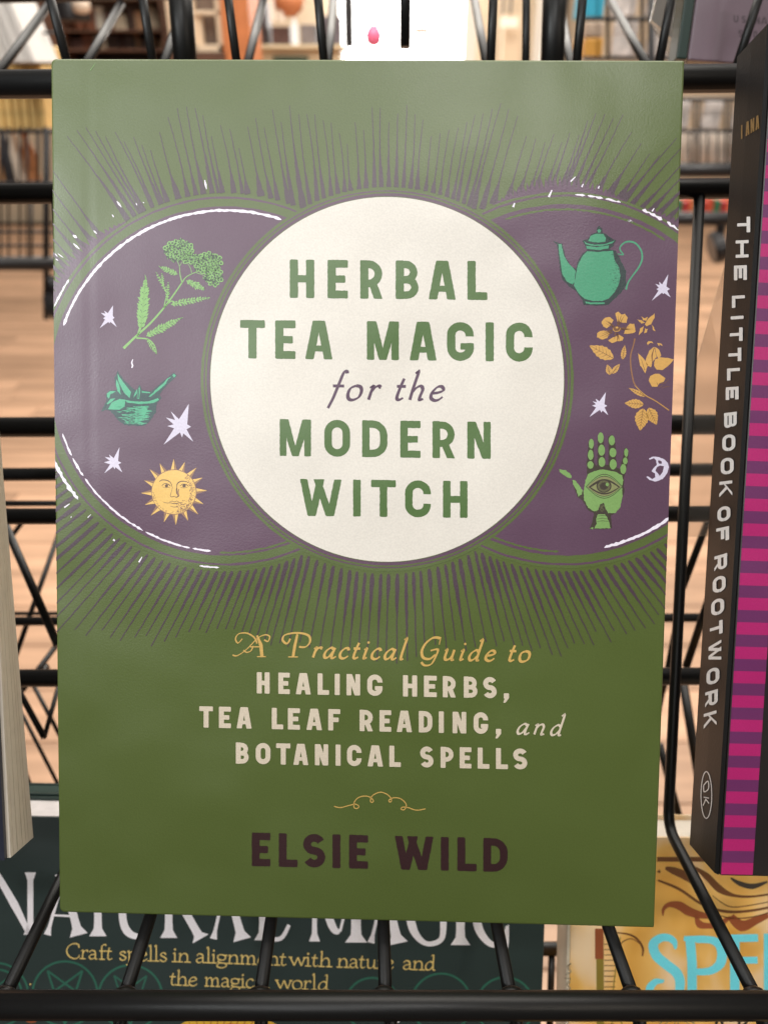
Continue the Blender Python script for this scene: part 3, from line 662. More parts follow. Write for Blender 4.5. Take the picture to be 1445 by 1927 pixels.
# --- mortar with leaves
art.layer(20).t(*Z5)
art.rough([(415, 392), (440, 345), (462, 300), (452, 262), (480, 228), (540, 225), (520, 130), (545, 75), (600, 150), (660, 205), (690, 230), (715, 180), (735, 225), (805, 235), (880, 170), (965, 100), (985, 88), (1005, 110), (990, 130), (940, 175), (870, 255), (885, 285), (850, 330), (840, 400), (800, 460), (760, 498), (690, 502), (600, 495), (540, 450), (490, 385), (450, 380)], 'tealdark', 3, 14)
art.layer(22)
for p in ([(545, 95), (580, 150), (625, 205), (650, 240), (640, 285), (600, 250), (570, 200), (552, 165)], [(540, 140), (560, 190), (566, 230), (572, 262), (545, 230), (532, 180)], [(715, 190), (722, 240), (712, 292), (695, 290), (702, 240)], [(700, 210), (695, 250), (668, 285), (676, 250)],
          [(462, 250), (490, 232), (535, 232), (520, 242), (490, 255), (480, 290), (465, 275)], [(470, 372), (500, 320), (560, 292), (605, 300), (600, 350), (560, 375), (520, 375)], [(462, 330), (490, 292), (530, 288), (500, 315), (470, 335)], [(600, 300), (680, 312), (780, 312), (860, 285), (868, 300), (820, 325), (720, 332), (620, 320)], [(730, 230), (800, 240), (795, 248), (735, 244)],
          [(985, 98), (998, 112), (985, 126), (972, 112)], [(965, 118), (940, 138), (915, 180), (860, 230), (800, 275), (785, 275), (850, 215), (900, 170), (935, 130)]):
    art.rough(p, 'teal', 1.5, 12)
for i in range(120):
    y = random.uniform(345, 495); k = (y - 330) / 170; xr = 845 - 75 * k ** 2.2; xl = 500 + 110 * k ** 1.6; x = random.gauss(700, 75)
    if x < xl + 15 or x > xr - 40: continue
    l = random.uniform(20, 70); art.stroke([(x - l / 2, y), (x, y + 3), (min(x + l / 2, xr - 10), y)], [1.5, random.uniform(5, 10), 1.5], 'teal', dz=i % 4)
art.rough([(680, 350), (760, 345), (780, 370), (760, 420), (720, 480), (670, 490), (690, 430)], 'teal', 4, 10, dz=5)
for i in range(26):
    y = 352 + i * 5.4; x = random.uniform(655, 720); l = random.uniform(20, 60); art.stroke([(x - l / 2, y), (x, y + 2), (x + l / 2, y)], [1, 3.5, 1], 'tealdark', dz=7)
for p in ([(548, 150), (575, 215), (592, 262)], [(712, 215), (704, 285)]): art.stroke(p, [3, 9] + [4] * (len(p) - 2), 'tealdark', dz=8)
# --- sun with a face
art.layer(20); cx, cy = 983, 1015
for i in range(16):
    a = math.radians(-92 + i * 22.5 + random.uniform(-2, 2)); L = 260 if i % 2 == 0 else 250
    tp = (cx + L * math.cos(a), cy + L * math.sin(a)); b1 = (cx + 172 * math.cos(a - .14), cy + 172 * math.sin(a - .14)); b2 = (cx + 172 * math.cos(a + .14), cy + 172 * math.sin(a + .14)); mid = (cx + 172 * math.cos(a + .03), cy + 172 * math.sin(a + .03))
    art.face([b1, tp, mid], 'sun'); art.face([mid, tp, b2], 'sunshade'); art.stroke([mid, tp], [3, 1], 'sundark', dz=1)
art.ell(cx, cy, 176, 176, 'sunshade', 60, 1.5, dz=2); art.ell(cx - 1, cy, 170, 170, 'sun', 60, 1, dz=3)
art.layer(25)
for p, ww in (([(868, 935), (890, 922), (930, 925), (958, 945), (968, 975)], [3, 7, 7, 6, 3]), ([(1005, 985), (1010, 950), (1040, 932), (1080, 935), (1095, 945)], [4, 8, 8, 6, 3]), ([(888, 968), (910, 950), (940, 955), (955, 970)], [3, 6, 7, 5]), ([(1030, 968), (1050, 955), (1080, 958), (1096, 972)], [4, 6, 6, 4]), ([(892, 975), (920, 982), (950, 978)], [2, 3, 3]), ([(1035, 978), (1060, 984), (1088, 978)], [3, 3, 3]),
              ([(972, 975), (965, 1010), (955, 1040), (962, 1052), (985, 1050)], [3, 3, 4, 5, 5]), ([(1005, 985), (1004, 1020), (1018, 1045), (1002, 1055), (985, 1050)], [9, 9, 9, 6, 4]), ([(898, 1092), (925, 1100), (960, 1100), (985, 1106), (1030, 1098), (1050, 1096)], [2, 4, 5, 6, 5, 3]), ([(948, 1092), (970, 1086), (985, 1092), (1005, 1086), (1025, 1094)], [3, 4, 4, 4, 3]), ([(955, 1125), (985, 1132), (1012, 1125)], [3, 5, 3])):
    art.stroke(p, ww, 'sundark', smooth=True)
art.ell(925, 967, 13, 12, 'sundark', 10); art.ell(1062, 968, 14, 12, 'sundark', 10)
art.stroke([(1022, 990), (1012, 1020), (1022, 1045)], [4, 14, 8], 'sunshade', dz=1)
for i in range(170):
    a = random.uniform(-.9, 1.45); r = random.uniform(120 + 20 * abs(a), 166); x, y = cx + r * math.cos(a), cy + r * math.sin(a); art.ell(x, y, 4, 3, 'sunshade', 6, dz=i % 3)
for i in range(70):
    x = random.gauss(1045, 28); y = random.gauss(1125, 22); art.ell(x, y, 4, 3, 'sunshade', 6, dz=i % 3)
for i in range(40):
    a = random.uniform(1.6, 3.2); r = random.uniform(152, 167); art.ell(cx + r * math.cos(a), cy + r * math.sin(a), 3, 3, 'sunshade', 6, dz=i % 3)
# --- teapot
art.layer(20).t(*Z6)
art.rough([(180, 240), (215, 255), (260, 262), (285, 380), (335, 460), (375, 480), (385, 430), (430, 350), (470, 320), (455, 285), (430, 240), (475, 225), (505, 185), (550, 170), (548, 135), (575, 115), (600, 140), (600, 170), (640, 190), (665, 225), (715, 235), (690, 285), (655, 310), (715, 330), (760, 420), (800, 500), (800, 620), (760, 680), (690, 745), (650, 785), (540, 790), (440, 785), (430, 745), (370, 660), (320, 630), (260, 570), (240, 480), (222, 330), (210, 270)], 'potdark', 3, 16)
art.layer(22)
for p in ([(225, 268), (250, 268), (275, 370), (310, 430), (372, 495), (362, 590), (345, 612), (300, 590), (258, 520), (245, 430), (232, 340)], [(470, 330), (560, 335), (690, 325), (700, 400), (740, 470), (752, 540), (735, 620), (700, 680), (655, 730), (600, 752), (520, 752), (450, 735), (400, 690), (358, 625), (372, 540), (390, 450), (430, 370)],
          [(460, 282), (550, 295), (655, 280), (650, 305), (570, 320), (465, 308)], [(478, 245), (498, 200), (540, 182), (605, 182), (630, 215), (625, 248), (560, 256)], [(555, 150), (575, 140), (588, 152), (580, 172), (562, 172)], [(455, 755), (500, 765), (620, 765), (615, 778), (500, 780), (460, 772)], [(440, 240), (465, 262), (540, 275), (620, 268), (690, 245), (705, 240), (680, 262), (600, 284), (520, 284), (460, 272)]):
    art.rough(p, 'pot', 1.5, 12)
art.stroke([(728, 352), (775, 358), (750, 320), (752, 290), (790, 255), (840, 248), (890, 270), (930, 330), (935, 400), (905, 470), (850, 545), (815, 600), (800, 655)], [8, 12, 12, 12, 14, 16, 16, 15, 15, 14, 12, 12, 16], 'pot', smooth=True)
for i in range(90):
    x = random.gauss(712, 20); y = random.uniform(350, 690); art.stroke([(x, y), (x + random.uniform(5, 20), y + 4)], [3, 1], 'potdark', dz=3 + i % 3)
for i in range(16): art.stroke([(640 + i * 3, 195 + i * 2), (650 + i * 3, 235)], [3, 1], 'potdark', dz=3)
# --- dog rose branch
art.layer(20)
def petal(p, lines=True):
    art.rough(p, 'rose', 2.5, 12); cx = sum(q[0] for q in p) / len(p); cy = sum(q[1] for q in p) / len(p)
    return cx, cy
for p in ([(708, 855), (735, 842), (760, 868), (790, 862), (815, 895), (802, 940), (760, 935), (725, 925)], [(590, 930), (625, 892), (665, 890), (692, 915), (675, 950), (640, 982), (605, 970)], [(552, 1025), (580, 1005), (640, 1005), (665, 1030), (640, 1068), (600, 1080), (555, 1060)], [(650, 1085), (690, 1060), (740, 1040), (780, 1062), (770, 1090), (720, 1095), (680, 1112)], [(800, 985), (830, 945), (868, 945), (880, 1010), (850, 1030), (780, 1030)]):
    q = petal(p)
    for k in range(7):
        e = (q[0] + random.uniform(-28, 28), q[1] + random.uniform(-28, 28)); c = (722, 992)
        s0 = (c[0] + (e[0] - c[0]) * .35, c[1] + (e[1] - c[1]) * .35); art.stroke([s0, e], [6, 1], 'rosedark', dz=2)
art.ell(722, 990, 36, 24, 'rosedark', 20, 3, dz=3); art.stroke([(688, 985), (700, 1008), (735, 1008), (752, 985)], 5, 'rose', dz=4, smooth=True); art.ell(722, 978, 12, 8, 'rose', 10, dz=5)
def leafp(a, b, w, c='rose', d='rosedark', n=6):
    dx, dy = b[0] - a[0], b[1] - a[1]; L = math.hypot(dx, dy); dx /= L; dy /= L; l, r = [], []
    for i in range(13):
        t = i / 12; k = w * math.sin(math.pi * t ** .8) * (1 if i % 2 else .86); l.append((a[0] + dx * L * t - dy * k, a[1] + dy * L * t + dx * k)); r.append((a[0] + dx * L * t + dy * k, a[1] + dy * L * t - dx * k))
    art.face(l + r[1:-1][::-1], c); art.stroke([a, b], [5, 2], d, dz=1)
    for i in range(1, n):
        t = i / n * .85; p = (a[0] + dx * L * t, a[1] + dy * L * t); k = w * .72 * math.sin(math.pi * (t + .1))
        for sg in (1, -1): art.stroke([p, (p[0] + dx * k * .8 - dy * sg * k, p[1] + dy * k * .8 + dx * sg * k)], [3.5, 1.5], d, dz=1)
leafp((695, 1240), (488, 1130), 58); leafp((770, 1250), (790, 1125), 24); leafp((665, 1380), (640, 1290), 28); leafp((680, 1370), (748, 1285), 24)
for p in ([(890, 905), (940, 920), (960, 935), (930, 945)], [(960, 950), (985, 905), (1040, 858), (1045, 890), (1010, 950), (975, 965)], [(905, 1045), (920, 985), (950, 965), (940, 1010)], [(955, 1025), (960, 985), (985, 990), (975, 1020)], [(1015, 950), (1030, 965), (1050, 1010), (1030, 1000)], [(930, 885), (960, 900), (985, 885), (970, 920), (945, 915)]):
    petal(p)
art.stroke([(875, 1070), (862, 1130), (840, 1210), (840, 1300), (855, 1400), (880, 1470), (960, 1552), (1050, 1600), (1165, 1682)], [14, 10, 11, 11, 11, 11, 12, 11, 12], 'scrollrose', smooth=True)
art.stroke([(872, 1470), (960, 1548), (1060, 1608), (1165, 1680)], [3, 5, 4, 4], 'rose', dz=1, smooth=True)
for p in ([(900, 1195), (945, 1235), (985, 1290), (962, 1368), (920, 1300)], [(1040, 1140), (1000, 1170), (965, 1250), (975, 1300), (1010, 1315), (1030, 1260), (1060, 1230)], [(1045, 1140), (1080, 1165), (1100, 1215), (1075, 1240), (1052, 1200)], [(975, 1110), (985, 1092), (1020, 1095), (1032, 1115), (1015, 1105), (990, 1118), (985, 1130)], [(1065, 1108), (1100, 1115), (1108, 1135), (1085, 1122), (1080, 1140)]):
    petal(p)
art.stroke([(1038, 1150), (1020, 1210), (1022, 1290)], [4, 12, 3], 'rosedark', dz=2); art.stroke([(930, 1250), (958, 1340)], [3, 5], 'rosedark', dz=2)
art.rough([(1035, 1300), (1045, 1250), (1090, 1230), (1150, 1235), (1208, 1248), (1160, 1300), (1110, 1338), (1060, 1335)], 'rose', 1.5, 12, dz=3)
art.t(*Z7)
art.rough([(992, 165), (1005, 125), (1045, 105), (1085, 108), (1135, 145), (1120, 175), (1085, 185), (1065, 215), (1020, 215)], 'rose', 1.5, 12, dz=3)
for p in ([(1060, 180), (1072, 205)], [(1085, 190), (1130, 185), (1160, 155)], [(1100, 230), (1140, 215), (1170, 212)], [(1075, 225), (1110, 205)]): art.stroke(p, [3, 5] + [3] * (len(p) - 2), 'rosedark', dz=4)
leafp((965, 300), (820, 225), 20); leafp((950, 365), (786, 355), 42); leafp((945, 400), (918, 590), 62, n=7); leafp((990, 395), (1060, 540), 52, n=6)
# --- hand with an eye
art.layer(20)
def pads(*ps):
    for x, y, rx, ry in ps: art.ell(x, y, rx, ry, 'palm', 22, 1.6)
art.rough([(470, 960), (465, 880), (480, 700), (505, 655), (528, 690), (528, 860), (556, 900), (560, 650), (585, 605), (612, 650), (622, 880), (650, 880), (650, 640), (680, 625), (708, 690), (720, 900), (750, 915), (775, 800), (785, 740), (805, 735), (822, 790), (800, 940), (780, 990), (785, 1100), (745, 1250), (690, 1300), (670, 1310), (680, 1420), (490, 1425), (510, 1370), (530, 1290), (480, 1270), (430, 1180), (385, 1150), (340, 1010), (380, 1040), (430, 1110), (455, 1080)], 'palmdark', 3, 14)
art.layer(21)
pads((505, 700, 21, 42), (500, 795, 23, 44), (498, 880, 26, 32), (585, 650, 25, 46), (592, 755, 28, 48), (595, 855, 29, 42), (679, 672, 26, 42), (688, 775, 28, 40), (690, 875, 30, 44), (801, 775, 17, 36), (793, 846, 20, 30), (776, 915, 25, 42))
for p in ([(235, 918), (290, 925), (340, 970), (335, 992), (310, 990), (270, 965), (240, 940)], [(345, 1005), (370, 1010), (430, 1095), (425, 1130), (395, 1148), (380, 1100), (350, 1045)], [(455, 1010), (475, 960), (520, 935), (590, 918), (700, 935), (765, 965), (778, 1010), (765, 1060), (770, 1140), (750, 1240), (710, 1290), (650, 1288), (625, 1255), (610, 1200), (580, 1215), (565, 1260), (530, 1275), (480, 1245), (445, 1180), (440, 1100)], [(560, 1300), (620, 1298), (640, 1330), (662, 1380), (668, 1418), (530, 1420), (550, 1380), (545, 1335)], [(485, 1420), (520, 1408), (520, 1425)]):
    art.rough(p, 'palm', 2.5, 12, dz=1)
for i in range(60):
    x = random.gauss(590, 10 + i * .2); y = random.uniform(1215, 1275); art.stroke([(x, y), (x, y + 12)], [2, 1], 'palmmid' if i % 2 else 'palmdark', dz=3)
for y in (1316, 1340, 1362): art.stroke([(552, y), (600, y - 8), (655, y)], [2, 4, 2], 'palmdark', dz=4)
art.layer(27)
def lens(x0, x1, yc, up, dn, c, dz=0, n=20):
    art.face([(x0 + (x1 - x0) * i / n, yc - up * math.sin(math.pi * i / n)) for i in range(n + 1)] + [(x1 - (x1 - x0) * i / n, yc + dn * math.sin(math.pi * i / n)) for i in range(1, n)], c, dz)
lens(458, 772, 1065, 108, 100, 'palmdark'); lens(464, 766, 1065, 102, 95, 'palm', 1); lens(468, 762, 1065, 92, 84, 'palmdark', 2); lens(470, 760, 1065, 86, 79, 'palmmid', 3); lens(480, 750, 1068, 68, 64, 'palmdark', 4); lens(500, 735, 1070, 52, 48, 'palmmid', 5)
art.ell(612, 1060, 64, 56, 'palmdark', 30, dz=6); 
for i in range(40):
    a = i * 6.283 / 40; art.stroke([(612 + 36 * math.cos(a), 1060 + 32 * math.sin(a)), (612 + 54 * math.cos(a), 1060 + 48 * math.sin(a))], [2, 2.5], 'palmmid', dz=7)
art.ell(640, 1046, 13, 15, 'palm', 14, 1, dz=8)
for i in range(24): art.stroke([(490 + i * 3, 1062 - i * 2), (506 + i * 3, 1066 - i * 1.6)], 2, 'palmdark', dz=8)
# --- small moon with a profile
art.layer(20)
art.rough([(995, 825), (1030, 808), (1075, 812), (1120, 830), (1155, 865), (1163, 900), (1150, 950), (1110, 1000), (1050, 1022), (1000, 1010), (970, 982), (985, 978), (1020, 1000), (1050, 985), (1042, 950), (1015, 935), (1035, 905), (1060, 880), (1055, 840), (1035, 822), (1000, 835)], 'star', 1.5, 10)
art.layer(22)
art.face([(1075, 840), (1100, 848), (1105, 868), (1085, 872), (1070, 855)], 'purple'); art.rough([(1062, 900), (1085, 885), (1120, 890), (1112, 940), (1085, 975), (1068, 950), (1048, 930)], 'purple', 1.5, 8)
art.build('printed_artwork', front, 'purple rays, two dark moons with small emblems and a pale full moon')

# --- lettering of the cover
def zs(T, spans): return [(T[0] + a * T[1], T[0] + b * T[1]) for a, b in spans]
random.seed(5)
ti = Print(G, lift=.00014)
ti.layer(0); a, k = 420, .4291
caps(ti, 'title', 'HERBAL', zs((a, k), [(293, 400), (458, 547), (601, 699), (756, 858), (900, 1019), (1070, 1157)]), (545, 488.6), (545, 560.7), (916, 491.6), (916, 565), .215, .35)
caps(ti, 'title', 'TEAMAGIC', zs((a, k), [(75, 184), (229, 318), (360, 480), (630, 770), (817, 935), (981, 1098), (1149, 1186), (1238, 1355)]), (452, 602.3), (452, 674.4), (1001, 607.5), (1001, 680.9), .215, .35)
a, k = 480, .346
caps(ti, 'title', 'MODERN', zs((a, k), [(135, 305), (377, 517), (582, 720), (789, 899), (964, 1086), (1153, 1280)]), (527, 788.7), (527, 858), (923, 794), (923, 863.5), .205, .35)
caps(ti, 'title', 'WITCH', zs((a, k), [(245, 471), (533, 575), (631, 765), (815, 955), (1021, 1154)]), (565, 901.2), (565, 970.6), (879, 905.3), (879, 974.5), .205, .35)
ti.t(420, 450, .4291)
pen(ti, 'violet', 'for', 460, 704, 668, 706, 62, True, .12, .27); pen(ti, 'violet', 'the', 748, 706, 955, 708, 62, True, .12, .27)
ti.build('title_lettering', front, 'green capitals HERBAL TEA MAGIC MODERN WITCH with violet italic for the')
su = Print(G, lift=.00007); a, k = 350, .5121
caps(su, 'offwhite', 'HEALINGHERBS,', zs((a, k), [(261, 308), (340, 382), (404, 459), (484, 526), (548, 564), (590, 640), (666, 722), (797, 849), (874, 921), (943, 991), (1020, 1071), (1091, 1141), (1162, 1186)]), (484, 1264.7), (484, 1304.7), (933, 1274), (933, 1314), .235)
caps(su, 'offwhite', 'TEALEAFREADING,', zs((a, k), [(50, 100), (122, 166), (187, 242), (316, 358), (375, 419), (443, 500), (523, 567), (638, 687), (711, 754), (774, 830), (855, 905), (930, 945), (979, 1029), (1056, 1109), (1133, 1157)]), (375, 1328.8), (375, 1368.7), (918, 1340.5), (918, 1381), .235)
caps(su, 'offwhite', 'BOTANICALSPELLS', zs((a, k), [(184, 232), (257, 311), (332, 384), (395, 450), (474, 523), (551, 567), (592, 645), (667, 724), (747, 789), (860, 909), (935, 983), (1005, 1048), (1071, 1114), (1138, 1182), (1201, 1253)]), (444, 1396.9), (444, 1436.8), (992, 1408.6), (992, 1448), .235)
su.t(350, 1170, .5121)
pen(su, 'offwhite', 'and', 1212, 412, 1376, 418, 38, True, .12, .26)
gk = 'gold'
def sw(pts, w): su.stroke(pts, w, gk, smooth=True)
# swash A
nibstroke(su, gk, [(208, 62), (192, 78), (183, 62), (195, 44), (225, 42), (252, 58), (262, 80)], 3, 6)
nibstroke(su, gk, [(172, 122), (190, 124), (225, 100), (262, 62), (290, 48), (308, 54), (302, 72), (288, 66)], 3, 6, dz=1)
su.stroke([(262, 50), (276, 85), (280, 128)], [7, 13, 12], gk, dz=2); su.stroke([(236, 92), (276, 92)], 4, gk, dz=3); su.stroke([(262, 128), (294, 128)], 4, gk, dz=4); nibstroke(su, gk, [(212, 104), (224, 112), (240, 106), (248, 88)], 3, 5, dz=4)
# P
nibstroke(su, gk, [(384, 62), (372, 80), (356, 68), (362, 50), (390, 42), (425, 42), (452, 52), (456, 74), (440, 92), (416, 92)], 4, 9)
su.stroke([(410, 46), (400, 90), (394, 128)], [8, 11, 10], gk, dz=1); su.stroke([(376, 129), (412, 129)], 4, gk, dz=2); 
pen(su, gk, 'ractical', 462, 132, 796, 139, 38, True, .13, .30)
# G
nibstroke(su, gk, [(932, 62), (925, 58), (905, 60), (880, 80), (866, 108), (872, 132), (896, 136), (916, 120)], 6, 11)
nibstroke(su, gk, [(898, 106), (925, 102), (916, 130), (900, 156), (876, 160), (864, 148)], 4, 9, dz=1); su.stroke([(936, 56), (930, 84)], [4, 3], gk, dz=2)
pen(su, gk, 'uide', 942, 140, 1128, 144, 38, True, .13, .30); pen(su, gk, 'to', 1180, 144, 1254, 147, 38, True, .13, .30)
su.t(420, 1460, .4014)
fl = [(520, 142), (550, 148), (590, 138), (620, 132), (636, 142), (628, 152), (614, 148), (614, 125), (630, 104), (660, 94), (690, 100), (704, 116), (698, 124), (690, 116), (700, 92), (735, 76), (768, 86), (786, 104), (788, 118), (780, 122), (778, 112), (800, 102), (830, 106), (852, 124), (858, 142), (848, 158), (834, 156), (840, 146), (866, 148), (905, 160), (948, 154)]
su.stroke(fl, 4.6, gk, dz=6, smooth=True)
su.build('subtitle_lettering', front, 'cream capitals HEALING HERBS, TEA LEAF READING, BOTANICAL SPELLS under a gold italic line')
au = Print(G, lift=.00004)
caps(au, 'maroon', 'ELSIEWILD', zs((420, .4014), [(135, 222), (261, 349), (375, 479), (513, 549), (590, 679), (804, 985), (1020, 1056), (1097, 1187), (1218, 1333)]), (474, 1566.4), (474, 1629.8), (955, 1577.6), (955, 1641), .235, .3)
au.build('author_lettering', front, 'dark maroon capitals ELSIE WILD')

# ================================================================== neighbouring books in the rack
def frame(u, v):
    u = u.normalized(); n = u.cross(v).normalized(); v = n.cross(u).normalized(); return u, v, n
def turned(yaw, lean, roll):
    """axes of a leaning cover: yaw turns it to the left, roll tips it clockwise"""
    y, l, r = (math.radians(a) for a in (yaw, lean, roll))
    u = Vector((math.cos(y), math.sin(y), 0)); b = Vector((-math.sin(y), math.cos(y), 0)); v = b * math.sin(l) + Vector((0, 0, 1)) * math.cos(l)
    u2 = u * math.cos(r) - v * math.sin(r); v2 = v * math.cos(r) + u * math.sin(r); return u2, v2, u2.cross(v2)
COL.update({'nblack': (36, 52, 50), 'nwhite': (252, 246, 249), 'ngold': (236, 204, 122), 'ngreen': (42, 104, 84), 'sunyellow': (226, 178, 58), 'sunred': (176, 62, 36),
            'cyan': (116, 226, 244), 'scroll': (112, 68, 32), 'scrollred': (150, 78, 40), 'olive': (140, 122, 44), 'inkblack': (36, 32, 30), 'sage': (138, 132, 100),
            'spine': (22, 22, 24), 'spinewhite': (226, 224, 224), 'spinegold': (128, 100, 56), 'magenta': (176, 24, 106), 'plum': (104, 38, 94), 'black': (26, 20, 22),
            'mauve': (112, 92, 104), 'mauvedark': (62, 46, 56)})
# --- dark green book on the lower tier
u, v, n = turned(.6, 27, 1.7)
tl = P(-86, 1534, .2435); WN = .1885; HN = .235
N1 = Sheet(tl - v * HN, u, v, n, WN, HN)
nb = empty('paperback_book', 'dark green book with white NATURAL MAGIC title under the wires below the green book', 'book', M=N1.M)
fc = board('front_cover', ink('nblack', COL['nblack']), 0, WN, 0, HN, -.0009, 0, nb, rl=.0003, bev=.0002)
board('back_cover', mat('ink_ngreenedge', (18, 48, 42), rough=.4), 0, WN, 0, HN + .0006, -.0142, -.0133, nb, rl=.0003, bev=.0002)
pages(nb, .002, WN - .001, .001, HN - .0005, -.0133, -.0009, mat('white_paper', (232, 226, 226), rough=.8, grain=.06, scale=300))
link('spine', bm_mesh('spine', box_bm(-.0006, .0019, .0003, HN - .0003, -.0140, -.0004, .0003), ink('nblack', COL['nblack'])), nb)
kb = empty('closed_notebook', 'plain dark green notebook standing right behind the NATURAL MAGIC book', 'notebook', M=N1.M @ Matrix.Translation((.004, 0, -.0146)))
ge = mat('ink_ngreenedge', (18, 48, 42), rough=.4)
board('front_cover', ge, 0, WN - .008, 0, HN + .0012, -.0012, 0, kb, rl=.001, bev=.0003); board('back_cover', ge, 0, WN - .008, 0, HN + .0012, -.0090, -.0078, kb, rl=.001, bev=.0003)
pages(kb, .0015, WN - .0095, .001, HN + .0008, -.0078, -.0012, mat('green_edge_paper', (24, 58, 48), rough=.6))
link('spine', bm_mesh('spine', box_bm(-.0008, .0012, .0005, HN + .0007, -.0088, -.0002, .0003), ge), kb)
pr = Print(N1); random.seed(3)
pr.layer(0)
def ring(cx, cy, r, w, c='ngreen'): pr.stroke([(cx + r * math.cos(i * math.pi / 24), cy + r * math.sin(i * math.pi / 24)) for i in range(48)], w, c, closed=True)
def penta(cx, cy, r, w, rot=90):
    q = [(cx + r * math.cos(math.radians(rot + 144 * i)), cy + r * math.sin(math.radians(rot + 144 * i))) for i in range(5)]
    for i in range(5): pr.stroke([q[i], q[(i + 1) % 5]], w, 'ngreen', dz=1 + i)
for cx, cy, r in ((-6, 1872, 60), (123, 1870, 61), (246, 1876, 60), (700, 1890, 50), (830, 1888, 56), (950, 1893, 54), (-6, 1872, 48)):
    ring(cx, cy, r, 4)
penta(123, 1872, 56, 4); penta(-6, 1874, 46, 3); penta(246, 1878, 52, 3)
pr.ell(58, 1852, 1.8, 1.8, 'ngold', 8, dz=8)
pr.layer(1)
pr.ell(430, 2062, 162, 162, 'sunyellow', 60, 1); 
for r, c in ((138, 'sunred'), (126, 'sunyellow'), (96, 'scrollred'), (86, 'sunyellow')): pr.layer(pr.z + 1).ell(425 + (10 if c == 'sunred' else 0), 2064, r, r, c, 60, 1.5)
pr.layer(8)
for i in range(30):
    a = math.radians(200 + i * 5.2); pr.stroke([(430 + 100 * math.cos(a), 2062 + 100 * math.sin(a)), (430 + 158 * math.cos(a + .1), 2062 + 158 * math.sin(a + .1))], [3, 1], 'scrollred')
pr.ell(745, 1920, 8, 5, 'nwhite', 12); pr.ell(60, 1922, 10, 3, 'scrollred', 12)
# big title: flared serif capitals
pr.layer(10)
def fl(pts, w): pr.stroke(pts, [q for q in w], 'nwhite', dz=random.randint(0, 5), smooth=len(pts) > 2)
def stem(x, yt, yb, w, dx=0):
    n = 9; P_, W_2 = [], []
    for i in range(n):
        t = i / (n - 1); f = 1 + 1.3 * max(0, (t - .82) / .18) ** 2 + .9 * max(0, (.14 - t) / .14) ** 2
        P_.append((x + dx * t, yt + (yb - yt) * t)); W_2.append(w * f)
    pr.stroke(P_, W_2, 'nwhite', dz=random.randint(0, 6))
def yb(x): return 1757 + .0245 * x
def yt(x): return 1640 + .0245 * x
stem(-12, yt(0), yb(0) - 2, 6); fl([(-8, yt(0)), (28, 1702), (56, yb(55))], (12, 15, 8)); stem(58, yt(60), yb(60), 11)
stem(122, yt(120), yb(85), 6, -32); stem(118, yt(120), yb(150) - 1, 15, 31); fl([(98, 1722), (140, 1724)], (4, 4))
stem(185, yt(185), yb(185), 14); fl([(155, yt(160)), (218, yt(215))], (9, 9))
fl([(232, yt(232)), (231, 1720), (240, 1752), (262, 1762), (282, 1748), (288, 1715), (288, yt(288))], (13, 14, 15, 10, 7, 5, 6))
stem(318, yt(318), yb(318), 14); fl([(318, yt(318)), (350, 1652), (356, 1680), (322, 1700)], (6, 10, 12, 5)); stem(340, 1700, yb(385), 15, 38)
stem(428, yt(428), yb(398), 6, -26); stem(424, yt(428), yb(456), 15, 32)
stem(495, yt(495), yb(495), 14); fl([(495, yb(495) - 4), (528, yb(528) - 4), (544, yb(544) - 30)], (8, 8, 7))
stem(592, yt(592), yb(592), 9); fl([(596, yt(596)), (625, 1742), (640, yb(640) - 20)], (14, 15, 7)); stem(670, yt(670), yb(670), 18); fl([(640, yb(640) - 20), (664, yt(665))], (5, 6))
stem(726, yt(728), yb(700), 6, -28); stem(722, yt(728), yb(750), 17, 26)
fl([(826, yt(826) + 22), (800, yt(800)), (772, 1690), (776, 1745), (800, yb(805) - 2), (830, yb(830) - 10), (834, 1730)], (6, 9, 15, 16, 9, 10, 13))
stem(866, yt(866), yb(866), 16)
fl([(955, yt(955) + 24), (930, yt(930)), (898, 1696), (900, 1746), (924, yb(925) - 3), (946, yb(946) - 12), (954, yb(950) - 38)], (6, 9, 15, 16, 11, 9, 5))
fl([(930, yb(930) - 4), (950, yb(950) + 4), (956, yb(950) - 40)], (10, 10, 2))
pr.t(0, 0, 1).layer(20)
def word(t, x0, x1, y0): pen(pr, 'ngold', t, x0, y0 + (x0 - 125) * .033, x1, y0 + (x1 - 125) * .033, 16.5, False, .08, .17)
for t, a, b in (('Craft', 125, 211), ('spells', 225, 313), ('in', 326, 356), ('alignment', 369, 538), ('with', 546, 622), ('nature', 636, 740), ('and', 758, 819)): word(t, a, b, 1803)
for t, a, b in (('the', 321, 371), ('magical', 386, 505), ('world', 520, 619)): word(t, a, b, 1847)
pr.build('cover_print', fc, 'white flared title, gold subtitle lines and faint green circles')

# --- golden spells book
u, v, n = turned(0, 27, .3)
tl = P(1076, 1575, .2435); WS = .15; HS = .2
S1 = Sheet(tl - v * HS, u, v, n, WS, HS)
gold = mat('ink_goldcloud', (206, 160, 82), rough=.4, grain=0)
nt = gold.node_tree; b = nt.nodes['Principled BSDF']
no = nt.nodes.new('ShaderNodeTexNoise'); no.inputs['Scale'].default_value = 28; no.inputs['Detail'].default_value = 3; no.inputs['Distortion'].default_value = .6
cr = nt.nodes.new('ShaderNodeValToRGB'); tc = nt.nodes.new('ShaderNodeTexCoord'); nt.links.new(tc.outputs['Object'], no.inputs['Vector']); nt.links.new(no.outputs['Fac'], cr.inputs['Fac'])
cr.color_ramp.elements[0].position = .36; cr.color_ramp.elements[0].color = (lin(212), lin(154), lin(62), 1); cr.color_ramp.elements[1].position = .66; cr.color_ramp.elements[1].color = (lin(246), lin(226), lin(200), 1)
